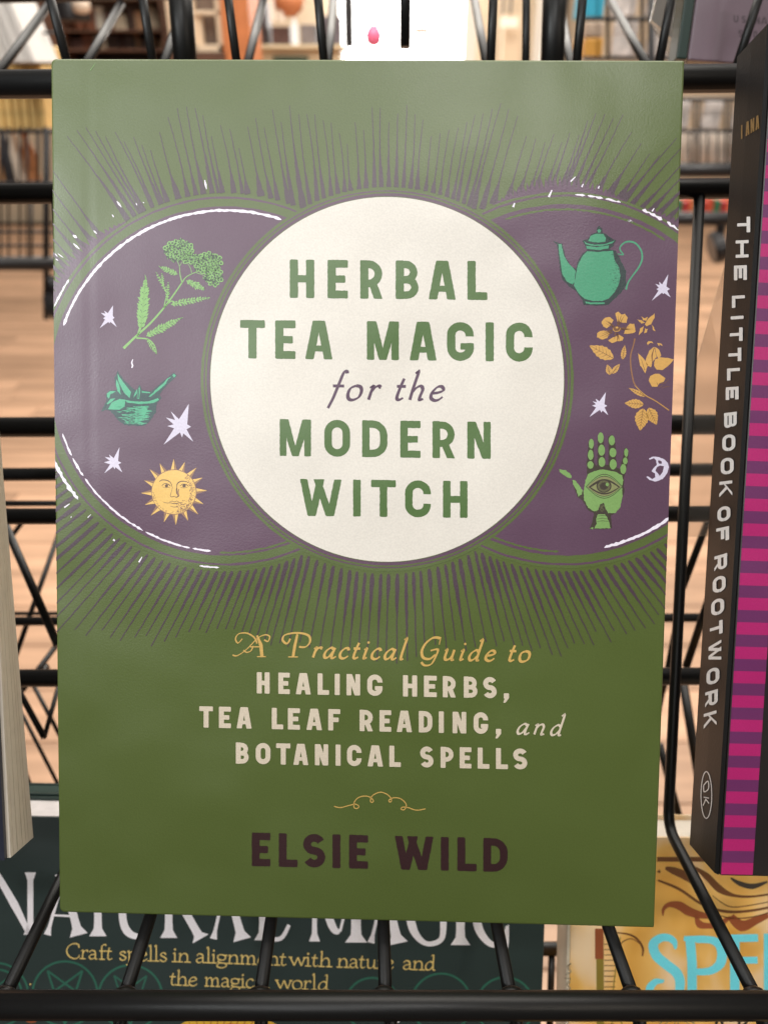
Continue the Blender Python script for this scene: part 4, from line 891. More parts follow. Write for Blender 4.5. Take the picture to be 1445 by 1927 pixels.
e = cr.color_ramp.elements.new(.5); e.color = (lin(234), lin(186), lin(104), 1)
nt.links.new(cr.outputs['Color'], b.inputs['Base Color'])
sb = empty('paperback_book', 'golden cloudy book with turquoise SPE lettering and brown scrolls under the wires at right', 'book', M=S1.M)
fc = board('front_cover', gold, 0, WS, 0, HS, -.0009, 0, sb, rl=.0003, bev=.0002)
board('back_cover', gold, 0, WS, 0, HS + .001, -.0145, -.0136, sb, rl=.0003, bev=.0002)
link('spine', bm_mesh('spine', box_bm(-.0009, .0006, .0003, HS - .0003, -.0142, -.0004, .0002), mat('cream_card', (214, 204, 184), rough=.5)), sb)
pages(sb, .0015, WS - .001, .001, HS - .0005, -.0136, -.0009)
# lettering on its spine
def sidesheet(S, th, x=-.0009):
    O = S.O + S.u * x; return Sheet(O, -S.n, S.v, -S.u, th, S.H, clip=False)
sd = Print(sidesheet(S1, .0145, -.00095)).t(945, 1500, .346)
sd.stroke([(372, 905), (352, 925), (372, 950), (342, 968)], 6, 'sage', smooth=True); sd.stroke([(338, 985), (372, 990)], 6, 'sage'); sd.stroke([(370, 1004), (350, 1020), (370, 1040), (345, 1052)], 6, 'sage', smooth=True)
sd.stroke([(345, 1195), (372, 1200), (350, 1220)], 6, 'sage')
sd.sh.M = S1.M
def to_parent(sheet, parent_M): return parent_M.inverted() @ sheet.M
SS = sidesheet(S1, .0145, -.00095); o = sd.build('spine_lettering', sb); o.matrix_local = to_parent(SS, S1.M)
pr = Print(S1).t(945, 1500, .346)
pr.layer(0)
pr.stroke([(840, 338), (1130, 338)], 26, 'scroll'); pr.stroke([(840, 338), (1130, 338), (1900, 345)], 20, 'scroll', dz=1)
for p, w, c in (([(885, 385), (930, 400), (1000, 430), (1050, 470), (1090, 520)], [14, 40, 48, 34, 8], 'scroll'), ([(1040, 380), (1110, 430), (1180, 500), (1260, 535), (1360, 540), (1500, 520)], [10, 36, 40, 16, 12, 10], 'scroll'), ([(845, 452), (960, 500), (1080, 580), (1200, 620), (1330, 620), (1500, 590)], [10, 16, 14, 16, 14, 10], 'scroll'),
                ([(1140, 535), (1220, 590), (1300, 595), (1500, 560)], [3, 6, 6, 5], 'scroll'), ([(1130, 620), (1220, 655), (1340, 655), (1500, 615)], [4, 7, 7, 6], 'scroll'), ([(872, 645), (875, 610), (905, 585), (960, 590), (1010, 620), (1070, 640), (1140, 650)], [6, 18, 26, 46, 50, 40, 22], 'scrollred'),
                ([(1050, 640), (1070, 690), (1120, 700), (1180, 690), (1240, 650)], [10, 40, 30, 40, 10], 'scrollred'), ([(1240, 650), (1300, 700), (1380, 670), (1445, 640)], [40, 60, 40, 30], 'scrollred'), ([(1240, 440), (1290, 470), (1360, 485), (1440, 460)], [8, 26, 30, 10], 'palmdark'),
                ([(845, 400), (858, 410)], [20, 10], 'scroll'), ([(760, 865), (762, 820), (730, 770), (680, 745), (600, 735)], [8, 12, 12, 10, 4], 'scroll'), ([(640, 820), (650, 790), (700, 770), (750, 800)], [3, 6, 6, 3], 'scroll')):
    pr.stroke(p, w, c, smooth=True)
pr.layer(3)
pr.stroke([(526, 715), (526, 880)], 46, 'scrollred', dz=1); pr.stroke([(530, 880), (532, 1300)], 40, 'olive', dz=1)
for i in range(20): pr.stroke([(552, 800 + i * 29), (620 - i * .8, 800 + i * 29)], 5, 'scroll')
pr.stroke([(640, 760), (600, 1060), (595, 1240)], 6, 'olive', smooth=True); pr.stroke([(548, 760), (548, 1300)], 4, 'scroll'); pr.stroke([(610, 1080), (655, 1260)], 8, 'olive')
pr.layer(6)
pr.stroke([(940, 828), (934, 790), (905, 766), (860, 766), (820, 800), (835, 860), (890, 910), (945, 955), (965, 1010), (950, 1080), (900, 1110), (850, 1095)], [8, 34, 40, 44, 52, 54, 54, 54, 52, 46, 30, 8], 'cyan', smooth=True)
pr.stroke([(800, 1090), (800, 1040), (830, 1005), (868, 1000), (872, 990)], [30, 44, 36, 20, 6], 'cyan', smooth=True, dz=1)
pr.stroke([(985, 768), (1000, 770), (1100, 770)], [26, 30, 36], 'cyan'); pr.stroke([(1018, 760), (1030, 900), (1030, 1200)], [52, 52, 50], 'cyan', dz=1)
pr.stroke([(1050, 775), (1140, 778), (1188, 820), (1185, 900), (1130, 944), (1045, 950)], [36, 42, 54, 54, 42, 34], 'cyan', smooth=True, dz=2)
pr.stroke([(1262, 760), (1262, 1200)], 52, 'cyan', dz=1); pr.stroke([(1240, 768), (1388, 765)], 42, 'cyan', dz=2); pr.stroke([(1262, 888), (1386, 886)], 38, 'cyan', dz=3); pr.stroke([(1262, 1170), (1388, 1170)], 40, 'cyan', dz=3)
pr.stroke([(1445, 742), (1445, 1180)], 50, 'cyan', dz=1); pr.stroke([(1445, 1160), (1560, 1160)], 40, 'cyan', dz=2); pr.stroke([(1620, 742), (1620, 1180)], 50, 'cyan', dz=1); pr.stroke([(1620, 1160), (1740, 1160)], 40, 'cyan', dz=2)
pr.layer(11)
for r, w in ((108, 7), (84, 5)): pr.stroke([(948 + r * math.cos(i * math.pi / 20), 1288 + r * math.sin(i * math.pi / 20)) for i in range(40)], w, 'sage', closed=True)
for p in ([(905, 1330), (945, 1200), (985, 1330)], [(918, 1290), (972, 1290)]): pr.stroke(p, 6, 'sage', dz=1)
def blk(t, spans, y0, y1, sw_, c='inkblack'):
    caps(pr, c, t, spans, (spans[0][0], y0), (spans[0][0], y1), (spans[-1][1], y0 - 6), (spans[-1][1], y1 - 6), sw_)
blk('APR', [(1140, 1215), (1278, 1335), (1385, 1450)], 1178, 1290, .14)
pr.build('cover_print', fc, 'turquoise SPELL capitals, brown scrollwork and a round emblem')

# --- black book with pink stripes at the right
u, v, n = turned(2, 26.5, 2.9)
cor = P(1352, 1648, .19); HB = .204; WB = .13; TB_ = .0168
B1 = Sheet(cor, u, v, n, WB, HB)
bb = empty('hardcover_book', 'black book with THE LITTLE BOOK OF ROOTWORK down its spine and pink striped cover', 'book', M=B1.M)
bs = mat('ink_spine', COL['spine'], rough=.38, grain=.1, scale=1500, bump=.12)
fc = board('front_cover', ink('black', COL['black']), .0002, WB, 0, HB, -.0022, 0, bb, rl=.0006, bev=.0003)
board('back_cover', ink('black', COL['black']), .0002, WB, 0, HB, -TB_, -TB_ + .0022, bb, rl=.0006, bev=.0003)
sp = [(0, -.0003), (-.0006, -.0012), (-.00068, -TB_ / 2), (-.0006, -TB_ + .0012), (0, -TB_ + .0003), (.002, -TB_ + .0024), (.002, -.0024)]
vs = [(x, y, z) for y in (.0001, HB - .0001) for x, z in sp]; n_ = len(sp)
link('spine', mesh('spine', vs, [tuple(range(n_)), tuple(range(n_, 2 * n_))[::-1]] + [(k, n_ + k, n_ + (k + 1) % n_, (k + 1) % n_) for k in range(n_)], bs), bb)
pages(bb, .0022, WB - .003, .003, HB - .003, -TB_ + .0024, -.0024)
pr = Print(B1)
def lp(sheet, pts, c, z): pr.V.extend([(x, y, z) for x, y in pts]); b0 = len(pr.V) - len(pts); pr.Fc.append(list(range(b0, b0 + len(pts)))); (c in pr.names) or pr.names.append(c); pr.I.append(pr.names.index(c))
ph = .0030; y = .0004; i = 0
while y < HB - .0004:
    y1 = min(y + ph, HB - .0004); lp(B1, [(.0005, y), (.0084, y), (.0084, y1), (.0005, y1)], 'magenta' if i % 2 == 0 else 'plum', .00004); y = y1; i += 1
pr.build('striped_band', fc, 'pink and plum striped band along the hinge')
SB1 = Sheet(B1.O - B1.u * .00095, -B1.n, B1.v, -B1.u, TB_, HB, clip=False)
pr = Print(SB1, lift=.0)
def spine_caps(text, ya, yb_, hgt=12, sw_=.29, lean=0):
    adv = {'I': .45, 'M': 1.25, 'W': 1.35, 'O': 1.08, 'E': .85, 'L': .8, 'T': .9}
    tot = sum(adv.get(c, 1.0) for c in text) + .45 * (len(text) - 1); k = (yb_ - ya) / tot; y = ya
    for c in text:
        a = adv.get(c, 1.0) * k
        xc = 1396 - (y - 425) * (62 / 915.0)
        for kk, poly in enumerate(glyph(c, a, 20, 20 * sw_)):
            pr.face([(xc - hgt + q[1] * (2 * hgt / 20) + (0), y + q[0] - (q[1] - 10) * lean) for q in poly], 'spinewhite', dz=kk)
        y += a + .45 * k
for t, a, b, l in (('THE', 408, 527, .05), ('LITTLE', 556, 752, .08), ('BOOK', 776, 934, .16), ('OF', 953, 1018, .26), ('ROOTWORK', 1044, 1368, .36)): spine_caps(t, a, b, lean=l)
pr.t(0, 0, 1)
for i, c in enumerate('IANA'):
    x0 = 1392 + i * 9
    for kk, poly in enumerate(glyph(c, 7 if c != 'I' else 3, 26, 2.6)): pr.face([(x0 + q[0], 262 - i * 5.5 - q[1] - q[0] * .6) for q in poly], 'spinegold', dz=kk)
def oval(cx, cy, rx, ry, w): pr.stroke([(cx + rx * math.cos(i * math.pi / 16), cy + ry * math.sin(i * math.pi / 16)) for i in range(32)], w, 'spinewhite', closed=True)
oval(1327, 1496, 10, 44, 1.6)
pr.stroke([(1322, 1478), (1330, 1470), (1331, 1484), (1323, 1490), (1322, 1478)], 1.8, 'spinewhite', smooth=True); pr.stroke([(1322, 1500), (1332, 1502)], 1.8, 'spinewhite'); pr.stroke([(1332, 1512), (1326, 1504), (1321, 1516)], 1.8, 'spinewhite', dz=1)
# follow the rounded spine: lift by its bulge
def bulge(z):
    for (xa, za), (xb, zb) in zip(sp[:5], sp[1:5]):
        if zb <= z <= za: return -(xa + (xb - xa) * (z - za) / (zb - za))
    return 0
pr.V = [(x, y, bulge(-x) - .00095 + .00012 + z) for x, y, z in pr.V]
o = pr.build('spine_lettering', bb); o.matrix_local = B1.M.inverted() @ SB1.M

# --- navy paperback at the left, its page edges towards the green book
def hexa(name, m, fr, bk, parent=None, inv=None):
    """front quad and back quad (world points, same order)"""
    vs = [(inv @ p) if inv is not None else p for p in fr + bk]
    bm = bmesh.new(); q = [bm.verts.new(v) for v in vs]
    for f in ((0, 1, 2, 3), (7, 6, 5, 4), (0, 4, 5, 1), (1, 5, 6, 2), (2, 6, 7, 3), (3, 7, 4, 0)): bm.faces.new([q[i] for i in f])
    return link(name, bm_mesh(name, bm, m), parent)
base = P(20, 1614, .19); lb = empty('paperback_book', 'navy paperback at the far left with its cream page edges showing', 'book', loc=base); LI = Matrix.Translation(-base)
a0, a1 = P(21, 1614, .1895), P(-58, 60, .176); c0, c1 = P(63.5, 1576, .2035), P(-62, 60, .186)
L_ = RT * -.12 + UP * -.002
hexa('page_block', paper, [a0 - L_ * 0, a1, a1 + L_, a0 + L_], [c0, c1, c1 + L_ * 1.05, c0 + L_ * 1.05], lb, LI)
k = -FW * .0007; e = RT * .0004
hexa('front_cover', ink('navy', (22, 26, 46)) if 'navy' in COL or COL.setdefault('navy', (22, 26, 46)) else None, [a0 + k * 2 - e * 2, a1 + k * 2 - e, a1 + L_ + k * 2, a0 + L_ + k * 2], [a0 + k * .3 - e * 2, a1 + k * .3 - e, a1 + L_ + k * .3, a0 + L_ + k * .3], lb, LI)
hexa('back_cover', ink('navy', COL['navy']), [c0 - k * .2 - e * 3, c1 - k * .2 - e, c1 + L_ - k * .2, c0 + L_ - k * .2], [c0 - k * 1.4 - e * 3, c1 - k * 1.4 - e, c1 + L_ - k * 1.4, c0 + L_ - k * 1.4], lb, LI)
for i in range(1, 6):
    t = (i + random.uniform(-.3, .3)) / 6; p0 = a0.lerp(c0, t); p1 = a1.lerp(c1, t)
    rod('leaf_edge', [LI @ (p0 - RT * .00001), LI @ (p1 - RT * .00001)], .000045 * random.uniform(.6, 1.4), paper, lb, seg=5)

# --- mauve book in the tier above, at the right
u, v, n = turned(-2, 20, 4)
bl = P(1294, 112, .285); M1 = Sheet(bl, u, v, n, .12, .17)
mb = empty('hardcover_book', 'mauve grey book standing on the upper tier above the black spine', 'book', M=M1.M)
fc = board('front_cover', ink('mauve', COL['mauve']), 0, .12, 0, .17, -.002, 0, mb, rl=.0005)
link('spine', bm_mesh('spine', box_bm(-.0042, -.0002, .0003, .1697, -.012, -.0006, .0006), mat('ink_spinegreen', (30, 52, 46), rough=.35)), mb)
pages(mb, .002, .118, .002, .168, -.012, -.002)
pr = Print(M1).t(1000, 0, .308)
spans = [(1232, 1262), (1280, 1308), (1322, 1348), (1362, 1392), (1398, 1440)]
for yy, tx_, off in ((92, 'USANA', 0), (180, 'SWOMB', 30), (262, 'CSWAD', 90)):
    caps(pr, 'mauvedark', tx_, [(a + off, b + off) for a, b in spans], (spans[0][0], yy), (spans[0][0], yy + 44), (1440, yy + 14), (1440, yy + 58), .2)
pr.build('cover_lettering', fc)
# --- clear sleeves
clear = bpy.data.materials.new('clear_plastic'); clear.use_nodes = True; b = clear.node_tree.nodes['Principled BSDF']
b.inputs['Transmission Weight'].default_value = .9; b.inputs['Roughness'].default_value = .12; b.inputs['IOR'].default_value = 1.15; b.inputs['Base Color'].default_value = (.82, .8, .77, 1)
def sheet_obj(name, pts, th, label, cat='plastic sleeve'):
    o0 = pts[0]; vs = [p - o0 for p in pts] + [p - o0 + FW * th for p in pts]; n = len(pts)
    me = mesh(name, vs, [tuple(range(n)), tuple(range(n, 2 * n))[::-1]] + [(k, n + k, n + (k + 1) % n, (k + 1) % n) for k in range(n)], clear)
    o = link(name, me); o.location = o0; return tag(o, label, cat)
sheet_obj('plastic_sleeve', [P(1370, 478, .24), P(1337, 590, .242), P(1304, 705, .244), P(1296, 900, .25), P(1290, 1010, .255), P(1420, 1010, .262), P(1420, 478, .26)], .0004, 'clear plastic sleeve behind the black striped book')
s2 = sheet_obj('plastic_sleeve', [P(1239, -30, .30), P(1222, 40, .30), P(1262, 110, .31), P(1300, 110, .33), P(1290, -30, .33)], .0004, 'clear crumpled plastic sleeve above the top right corner of the green book')

# ================================================================== the shop behind
def PY(px, py, Y):
    d = P(px, py, 1) - CAM; return CAM + d * (Y / d.y)
oak = mat('oak_plank', (192, 154, 126), rough=.42, grain=.24, scale=9, vary=.2)
n0 = [n for n in oak.node_tree.nodes if n.type == 'TEX_NOISE'][0]; n0.inputs['Distortion'].default_value = .5
mp = oak.node_tree.nodes.new('ShaderNodeMapping'); mp.inputs['Scale'].default_value = (.25, 2.2, 1); tcn = [n for n in oak.node_tree.nodes if n.type == 'TEX_COORD'][0]
oak.node_tree.links.new(tcn.outputs['Object'], mp.inputs['Vector']); oak.node_tree.links.new(mp.outputs[0], n0.inputs['Vector'])
fl_ = empty('floor', M=Matrix(), kind='structure')
link('subfloor', mesh('subfloor', [(-7, -1, -.012), (7, -1, -.012), (7, 9, -.012), (-7, 9, -.012)], [(0, 1, 2, 3)], mat('dark_joint', (70, 50, 36), rough=.8)), fl_)
pm = [bm_mesh('plank', box_bm(-L / 2 + .0015, L / 2 - .0015, -.0785, .0785, -.011, 0, .0015), oak) for L in (1.5, 1.1)]
random.seed(4); y = .3; row = 0
while y < 7.4:
    half = .62 * y + .9; x = -half - random.uniform(0, 1.4)
    while x < half:
        k = random.random() < .4; L = 1.1 if k else 1.5
        o = link('plank', pm[1 if k else 0], fl_); o.location = (x + L / 2, y, random.uniform(-.0006, .0006)); x += L
    y += .16; row += 1
wallm = mat('cream_plaster', (206, 188, 164), rough=.8, grain=.04, scale=5)
wl = box('wall', wallm, -6, 6, 7.6, 7.75, 0, 3.4); tag(wl, kind='structure')
# bright shop window
gl = emit('daylight_pane', (255, 250, 244), 9)
p0, p1 = PY(642, 150, 7.4), PY(893, -420, 7.4)
win = empty('shop_window', 'blown out bright shop window behind the middle of the rack', 'window', loc=(p0.x, 7.4, p0.z))
wh = mat('white_paint', (226, 222, 214), rough=.45)
link('pane', mesh('pane', [(0, 0, 0), (p1.x - p0.x, 0, 0), (p1.x - p0.x, 0, p1.z - p0.z), (0, 0, p1.z - p0.z)], [(0, 1, 2, 3)], gl), win)
ww, hh = p1.x - p0.x, p1.z - p0.z
box('frame', wh, ww, ww + .1, -.06, .06, 0, hh, win, .006); box('frame', wh, -.1, 0, -.06, .06, 0, hh, win, .006); box('frame', wh, -.1, ww + .1, -.06, .06, hh, hh + .1, win, .006); box('sill', wh, -.14, ww + .14, -.14, .06, -.06, 0, win, .008)
box('mullion', wh, ww * .86, ww * .89, -.03, .03, 0, hh, win, .004)
gb2 = emit('side_daylight', (255, 240, 224), 1.6)
q0, q1 = PY(1000, 200, 7.45), PY(1090, -300, 7.45)
sw2 = empty('side_window', 'narrow white window seen beside the thick right upright', 'window', loc=(q0.x, 7.45, q0.z))
link('pane', mesh('pane', [(0, 0, 0), (q1.x - q0.x, 0, 0), (q1.x - q0.x, 0, q1.z - q0.z), (0, 0, q1.z - q0.z)], [(0, 1, 2, 3)], gb2), sw2)
dk = mat('dark_metal', (30, 28, 30), rough=.4)
for x in (.0, (q1.x - q0.x) * .5, q1.x - q0.x): box('mullion', dk if x else wh, x - .03, x + .03, -.05, .05, 0, q1.z - q0.z, sw2)
def bx_at(name, m, x0, y0, x1, y1, Y, depth, label=None, cat=None, group=None, parent=None, bev=.003, org=None):
    """box whose front face spans the given measured extent at distance Y"""
    a, c = PY(x0, y1, Y), PY(x1, y0, Y); w2, h2 = (c.x - a.x), (PY(x0, y0, Y).z - a.z)
    bm = box_bm(0, abs(w2), 0, depth, 0, abs(h2), min(bev, abs(w2) * .2, abs(h2) * .2))
    me = bm_mesh(name, bm, m); o = link(name, me, parent); loc = Vector((min(a.x, c.x), Y, min(a.z, a.z + h2)))
    o.location = loc - (org if org is not None else Vector()) if parent else loc
    return tag(o, label, cat, group)
# --- brown cabinet and clutter at the back left
br = mat('walnut', (96, 66, 50), rough=.5, grain=.2, scale=12); tan = mat('tan_card', (188, 142, 106), rough=.6, vary=.3, grain=.12, scale=20); dkb = mat('dark_brown', (60, 46, 44), rough=.5, vary=.4)
og = PY(60, 140, 4.4)
cab = empty('wooden_shelf_unit', 'dark brown shelf unit full of small goods behind the upper left of the rack', 'shelf unit', loc=og)
for n_, a in (('back_panel', (60, -260, 322, 170, 4.72, .02)), ('side_panel', (55, -260, 62, 170, 4.4, .33)), ('side_panel', (318, -260, 326, 170, 4.4, .33)), ('shelf', (60, 92, 322, 97, 4.4, .31)), ('shelf', (60, 56, 322, 60, 4.4, .31)), ('shelf', (60, -6, 322, 1, 4.4, .31)), ('shelf', (60, 140, 322, 146, 4.4, .31))):
    bx_at(n_, br, *a, parent=cab, org=og)
def lathe(name, prof, m, loc, label, cat, group=None):
    vs, fs, s = [], [], 16
    for r, z in prof:
        for k in range(s): vs.append((r * math.cos(2 * math.pi * k / s), r * math.sin(2 * math.pi * k / s), z))
    for i in range(len(prof) - 1):
        for k in range(s): fs.append((i * s + k, i * s + (k + 1) % s, (i + 1) * s + (k + 1) % s, (i + 1) * s + k))
    fs.append(tuple(range(s))[::-1]); fs.append(tuple((len(prof) - 1) * s + k for k in range(s)))
    o = link(name, mesh(name, vs, fs, m, smooth=True)); o.location = loc; return tag(o, label, cat, group)
random.seed(9)
goods = [('tan', (196, 150, 112)), ('dusky', (120, 84, 74)), ('bone', (220, 200, 172)), ('slate', (66, 66, 92)), ('brick', (150, 92, 66)), ('ivory', (236, 226, 208)), ('umber', (80, 56, 46))]
ORD = ['first', 'second', 'third', 'fourth', 'fifth', 'sixth', 'seventh', 'eighth', 'ninth', 'tenth', 'eleventh', 'twelfth', 'thirteenth', 'fourteenth', 'fifteenth', 'sixteenth']
for (yb0, yt0, lev) in ((92, 62, 'lower'), (56, 8, 'upper')):
    x = 68; num = 0
    while x < 306:
        w0 = random.uniform(8, 22); h0 = (yb0 - yt0) * random.uniform(.45, .95); nm, c = random.choice(goods); m = mat('good_' + nm, c, rough=.5, grain=.15, scale=30)
        lab = f'on the {lev} brown shelf, {ORD[num]} from left'
        if random.random() < .5: bx_at('carton', m, x, yb0 - h0, x + w0, yb0, 4.5, .12, f'small {nm} carton {lab}', 'box', 'goods on the brown shelf unit')
        else:
            a = PY(x + w0 / 2, yb0, 4.55); r = w0 / 2 * 4.9 / F; h = h0 * 4.9 / F
            lathe('jar', [(r * .9, 0), (r, h * .1), (r, h * .65), (r * .6, h * .8), (r * .62, h), ], m, (a.x, a.y, a.z), f'small {nm} jar {lab}', 'jar', 'goods on the brown shelf unit')
        x += w0 + random.uniform(1, 10); num += 1
# --- hanging lamp silhouette, glass cabinet
a = PY(138, 40, 3.8); lathe('pendant_shade', [(.075, 0), (.078, .01), (.05, .09), (.03, .14), (.012, .16)], dk, (a.x, a.y, a.z - .0), 'black bell shaped shade in front of the brown shelf unit', 'lamp shade')
a = PY(156, 27, 3.7); lathe('round_ornament', [(.0, 0), (.03, .006), (.036, .03), (.03, .056), (0, .064)], mat('bone_ball', (214, 196, 178), rough=.5), (a.x, a.y, a.z), 'pale round ornament beside the black shade', 'ornament')
og = PY(322, 100, 4.0)
gc = empty('display_cabinet', 'cream framed cabinet with an orange wooden side left of centre', 'cabinet', loc=og)
crm = mat('cream_wood', (226, 204, 176), rough=.5); org_ = mat('orange_wood', (196, 120, 72), rough=.5, grain=.15, scale=14)
bx_at('panel', mat('grey_brown', (132, 112, 98), rough=.6), 322, -300, 432, 98, 4.1, .25, parent=gc, org=og)
for a in ((322, -300, 332, 98), (412, -300, 424, 98), (322, 84, 424, 98), (322, 20, 424, 28), (372, 28, 378, 84)): bx_at('frame', crm, *a, 4.02 if a[0] != 372 else 4.04, .05, parent=gc, org=og)
bx_at('side_panel', org_, 426, -300, 444, 150, 4.0, .35, parent=gc, org=og); bx_at('plinth', br, 322, 99, 426, 150, 4.0, .35, parent=gc, org=og)
# --- counter with things on it, behind the middle
og = PY(470, 150, 5.0)
ct = empty('shop_counter', 'beige counter behind the rack left of the bright window', 'counter', loc=og)
bg = mat('beige_laminate', (206, 188, 156), rough=.5)
bx_at('top', bg, 455, 84, 644, 92, 4.96, .5, parent=ct, org=og); bx_at('body', bg, 458, 92.5, 640, 300, 5.0, .42, parent=ct, org=og); bx_at('opening', mat('dark_green', (52, 70, 52), rough=.6), 518, 106, 580, 180, 4.985, .012, parent=ct, org=og)
for (x0, y0, x1, y1, c, nm) in ((446, 2, 500, 83, (58, 48, 50), 'dark'), (512, 50, 545, 83, (96, 70, 66), 'maroon'), (566, 46, 592, 83, (120, 112, 112), 'grey'), (598, 30, 640, 83, (90, 84, 92), 'slate2')):
    bx_at('storage_box', mat('sb_' + nm, c, rough=.5, grain=.2, scale=20), x0, y0, x1, y1, 5.1, .2, f'{nm.replace("slate2", "slate grey")} box standing on the beige counter', 'box')
a = PY(556, 84, 5.02); lathe('bottle', [(.018, 0), (.02, .01), (.02, .09), (.008, .11), (.008, .125)], emit('bottle_glow', (255, 246, 232), 1.2), (a.x, a.y, a.z), 'white bottle on the beige counter, its glow added', 'lamp')  # an ordinary white bottle; emission is added to make it bright
a = PY(545, 32, 5.05); lathe('terracotta_bowl', [(.03, 0), (.07, .03), (.09, .09), (.085, .095), (.0, .1)], mat('terracotta', (192, 120, 78), rough=.6), (a.x, a.y, a.z), 'orange terracotta bowl above the beige counter', 'bowl')
for xx in (508, 525): bx_at('candle', mat('candle_wax', (240, 228, 214), rough=.5), xx, -30, xx + 6, 40, 5.0, .02, ('left' if xx == 508 else 'right') + ' tall white candle above the beige counter', 'candle', 'white candles')
a = PY(703, 88, 5.3); lathe('pink_vase', [(.02, 0), (.045, .02), (.052, .06), (.04, .09), (.028, .1), (.034, .112)], mat('pink_glaze', (226, 110, 150), rough=.4), (a.x, a.y, a.z), 'small pink vase standing in front of the bright window', 'vase')
wb = bx_at('display_table', mat('white_top', (240, 232, 220), rough=.4), 636, 92, 720, 97, 5.5, .3, None, None); tag(wb, 'white table top below the bright window', 'table')
bx_at('dark_easel', dk, 648, -60, 664, 90, 5.3, .03, 'dark grey easel standing left of the bright window', 'easel')
ds = PY(801, 55, 5.2)
st = empty('display_stand', 'pale stand with a round knob against the bright window', 'stand', loc=ds); pk = mat('pale_pink', (214, 190, 180), rough=.6)
bx_at('post', pk, 793, -120, 808, 46, 5.2, .05, parent=st, org=ds); bx_at('foot', pk, 779, 50, 808, 64, 5.2, .07, parent=st, org=ds, bev=.02); bx_at('lower_post', pk, 796, 66, 805, 200, 5.21, .03, parent=st, org=ds)
bx_at('cream_panel', mat('warm_cream', (222, 200, 172), rough=.7), 934, 26, 984, 260, 6.4, .06, 'warm cream door panel right of the bright window', 'panel')
bx_at('price_card', mat('card_white', (246, 240, 226), rough=.6), 941, 33, 975, 52, 6.3, .01, 'white card fixed to the cream panel', 'card')
for xx in (948, 962): bx_at('window_bar', dk, xx, -80, xx + 3, 26, 6.35, .02, ('left' if xx == 948 else 'right') + ' thin dark window bar above the cream panel', 'bar', 'dark window bars')

# --- wheeled wire stands with packets, left and right
def stand(name, label, Y, x0, x1, rows, verts, base_y, wheel=None, col=.006, depth=.25, bar=.012):
    og = PY(x0, base_y, Y); t = empty(name, label, 'display rack', loc=og)
    def w(px0, py0, px1, py1, r, nm='wire', dy=0):
        a, b = PY(px0, py0, Y), PY(px1, py1, Y); a.y += dy; b.y += dy
        rod(nm, [a - og, b - og], r, dk, t, seg=8)
    for y, r in rows: w(x0, y, x1, y, r, 'rail' if r > .004 else 'wire')
    for x, y0, y1, r in verts: w(x, y0, x, y1, r, 'post' if r > .004 else 'wire')
    if wheel:
        for wx in wheel:
            a = PY(wx, base_y, Y)
            bm = bmesh.new(); bmesh.ops.create_cone(bm, cap_ends=True, segments=20, radius1=.03, radius2=.03, depth=.022, matrix=Matrix.Translation(a - og - Vector((0, 0, .035))) @ Matrix.Rotation(math.radians(70), 4, 'Y')); bmesh.ops.bevel(bm, geom=bm.edges[:], offset=.004, segments=2, affect='EDGES')
            c = link('caster_wheel', bm_mesh('caster_wheel', bm, dk), t)
            rod('caster_fork', [a - og + Vector((0, 0, .02)), a - og - Vector((0, 0, .02))], .009, dk, t, seg=8)
    return t, og
YL = 1.45
stand('wire_display_rack', 'black wheeled wire basket rack with gold packets at the far left', YL, -260, 112,
      [(62, .002), (247, .0035), (345, .004), (437, .0025), (462, .0025), (496, .013), (120, .002)],
      [(x, 240, 500, .002) for x in (-150, -90, -40, 2, 17, 38, 52)] + [(88, 240, 600, .006), (72, 250, 345, .003), (-200, -50, 560, .006), (60, 380, 500, .003)], 540, (100, -190))
og = PY(-20, 247, YL)
random.seed(2)
gp = mat('gold_foil', (230, 196, 128), rough=.4, vary=.25, grain=.25, scale=60)
for i in range(7):
    x = -12 + i * 15.5; a = PY(x, 245, YL + .02); hgt = random.uniform(.118, .128)
    bm = box_bm(-.006, .006, 0, .11, 0, hgt, .002)
    for vv in bm.verts: vv.co.x += vv.co.z * .12
    o = link('gold_packet', bm_mesh('gold_packet', bm, gp)); o.location = (a.x, a.y, a.z); tag(o, f'gold packet in the far left wire basket, {ORD[i]} from the left edge', 'packet', 'gold packets in the left basket')
wp = mat('white_packet', (226, 224, 220), rough=.5, vary=.12)
for i in range(5):
    x = -8 + i * 17; a = PY(x, 118, YL - .08); bm = box_bm(-.0065, .0065, 0, .1, 0, .105, .002)
    for vv in bm.verts: vv.co.x += vv.co.z * -.25
    o = link('white_packet', bm_mesh('white_packet', bm, wp)); o.location = (a.x, a.y, a.z); tag(o, f'white packet leaning above the gold packets at upper left, {ORD[i]} of row', 'packet', 'white packets at the upper left')
bx_at('white_sign_board', mat('board_white', (232, 230, 226), rough=.5, grain=.06, scale=8), -60, 6, 64, 62, YL + .3, .02, 'plain white board above the packets at the upper left', 'board')
for i, (x, c) in enumerate(((-60, (60, 54, 56)), (-30, (190, 140, 96)), (4, (196, 150, 104)), (26, (40, 38, 44)), (44, (222, 208, 190)), (66, (186, 130, 88)))):
    a = PY(x, 343, YL + .1); k = YL / .95 / F
    lathe('bottle', [(11 * k, 0), (12 * k, 5 * k), (12 * k, 50 * k), (5 * k, 66 * k), (5 * k, 80 * k)], mat('bt%d' % i, c, rough=.35), (a.x, a.y, a.z),
          ['black bottle', 'tan bottle', 'amber bottle', 'black glass bottle', 'cream bottle', 'brown bottle'][i] + ' on the lower shelf of the left wire basket rack', 'bottle')
YR = 1.5
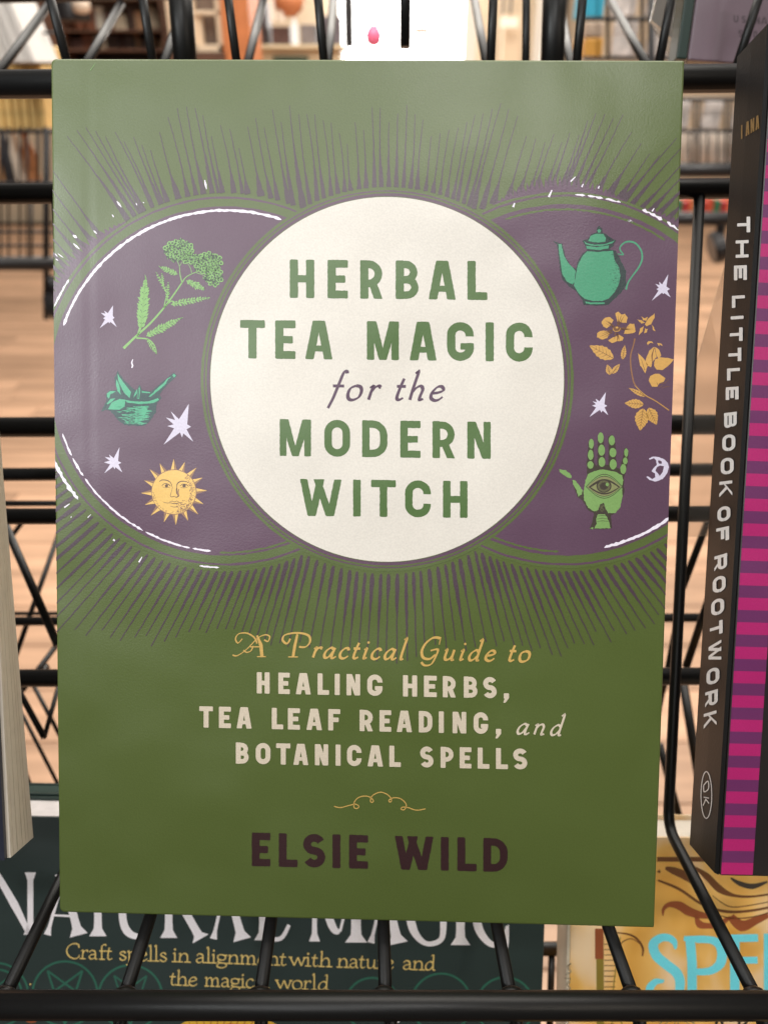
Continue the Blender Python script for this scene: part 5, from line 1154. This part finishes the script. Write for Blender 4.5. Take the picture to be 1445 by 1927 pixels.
stand('wire_display_rack', 'black wheeled wire rack with patterned cards at the right', YR, 1096, 1560,
      [(36, .003), (110, .003), (187, .003), (247, .003), (320, .0125), (412, .0125)],
      [(x, -60, 112, .003) for x in (1143, 1208, 1275, 1345)] + [(x, 187, 320, .0024) for x in (1306, 1315, 1364, 1373, 1420, 1240)] + [(x, 248, 320, .0018) for x in (1330, 1350, 1296)] + [(1225, -80, 440, .006), (1500, -80, 440, .006)], 428, (1356, 1520))
card = mat('patterned_card', (222, 212, 206), rough=.6, grain=.28, scale=70, vary=.06)
for i, (x0, y0, x1, y1) in enumerate(((1148, -40, 1204, 31), (1148, 40, 1203, 106), (1213, -40, 1270, 31), (1213, 40, 1270, 106), (1240, 190, 1302, 243), (1317, 190, 1362, 243), (1375, 190, 1418, 243))):
    bx_at('greeting_card', card, x0, y0, x1, y1, YR + .02, .004, 'grey patterned card ' + ['just right of the turquoise box', 'right of the orange box', 'behind the crumpled plastic sleeve', 'in the second row under the sleeve', 'below the top rail, touching the green book edge', 'below the top rail, left of the black spine', 'below the top rail, hidden by the black spine'][i], 'card', 'patterned cards in the right rack')
tq = bx_at('turquoise_box', mat('turquoise', (60, 176, 208), rough=.5), 1100, -30, 1142, 33, YR + .02, .1, 'turquoise box at the top of the right wire rack', 'box')
bx_at('beige_card', mat('beige_c', (206, 184, 164), rough=.6), 1100, 41, 1138, 70, YR + .02, .03, 'beige box between the turquoise and the orange boxes', 'box')
bx_at('orange_box', mat('orange_c', (218, 160, 72), rough=.5), 1098, 71, 1136, 108, YR + .02, .1, 'orange box below the turquoise box in the right rack', 'box')
tagm = mat('hang_tag', (216, 206, 196), rough=.6, vary=.15)
for i in range(14):
    x = 1236 + i * 13.5; bx_at('hanging_tag', tagm, x, 252, x + 7, 306, YR + .03, .05, f'thin white packet, {ORD[i]} in the lower row of the right wire rack', 'packet', 'thin white packets in the right rack')
cs = [(226, 110, 80), (60, 150, 112), (214, 72, 76), (236, 150, 104), (70, 160, 120), (220, 96, 84)]
nmz = ['orange', 'green', 'red', 'peach', 'green', 'coral']
for i in range(12):
    x = 1262 + i * 12; bx_at('coloured_packet', mat('cp%d' % (i % 6), cs[i % 6], rough=.5), x, 374 + (i % 3) * 3, x + 11, 400, YR + .05, .12, nmz[i % 6] + f' packet, {ORD[i]} in the bottom row of the right wire rack', 'packet', 'coloured packets in the bottom row')
# hooked wire in the gap between the two lower books
rrod('rail', (900, 1787, .30), (1150, 1784, .30), 25); rrod('brace_wire', (1038, 1790, .30), (1034, 1930, .29), 13)
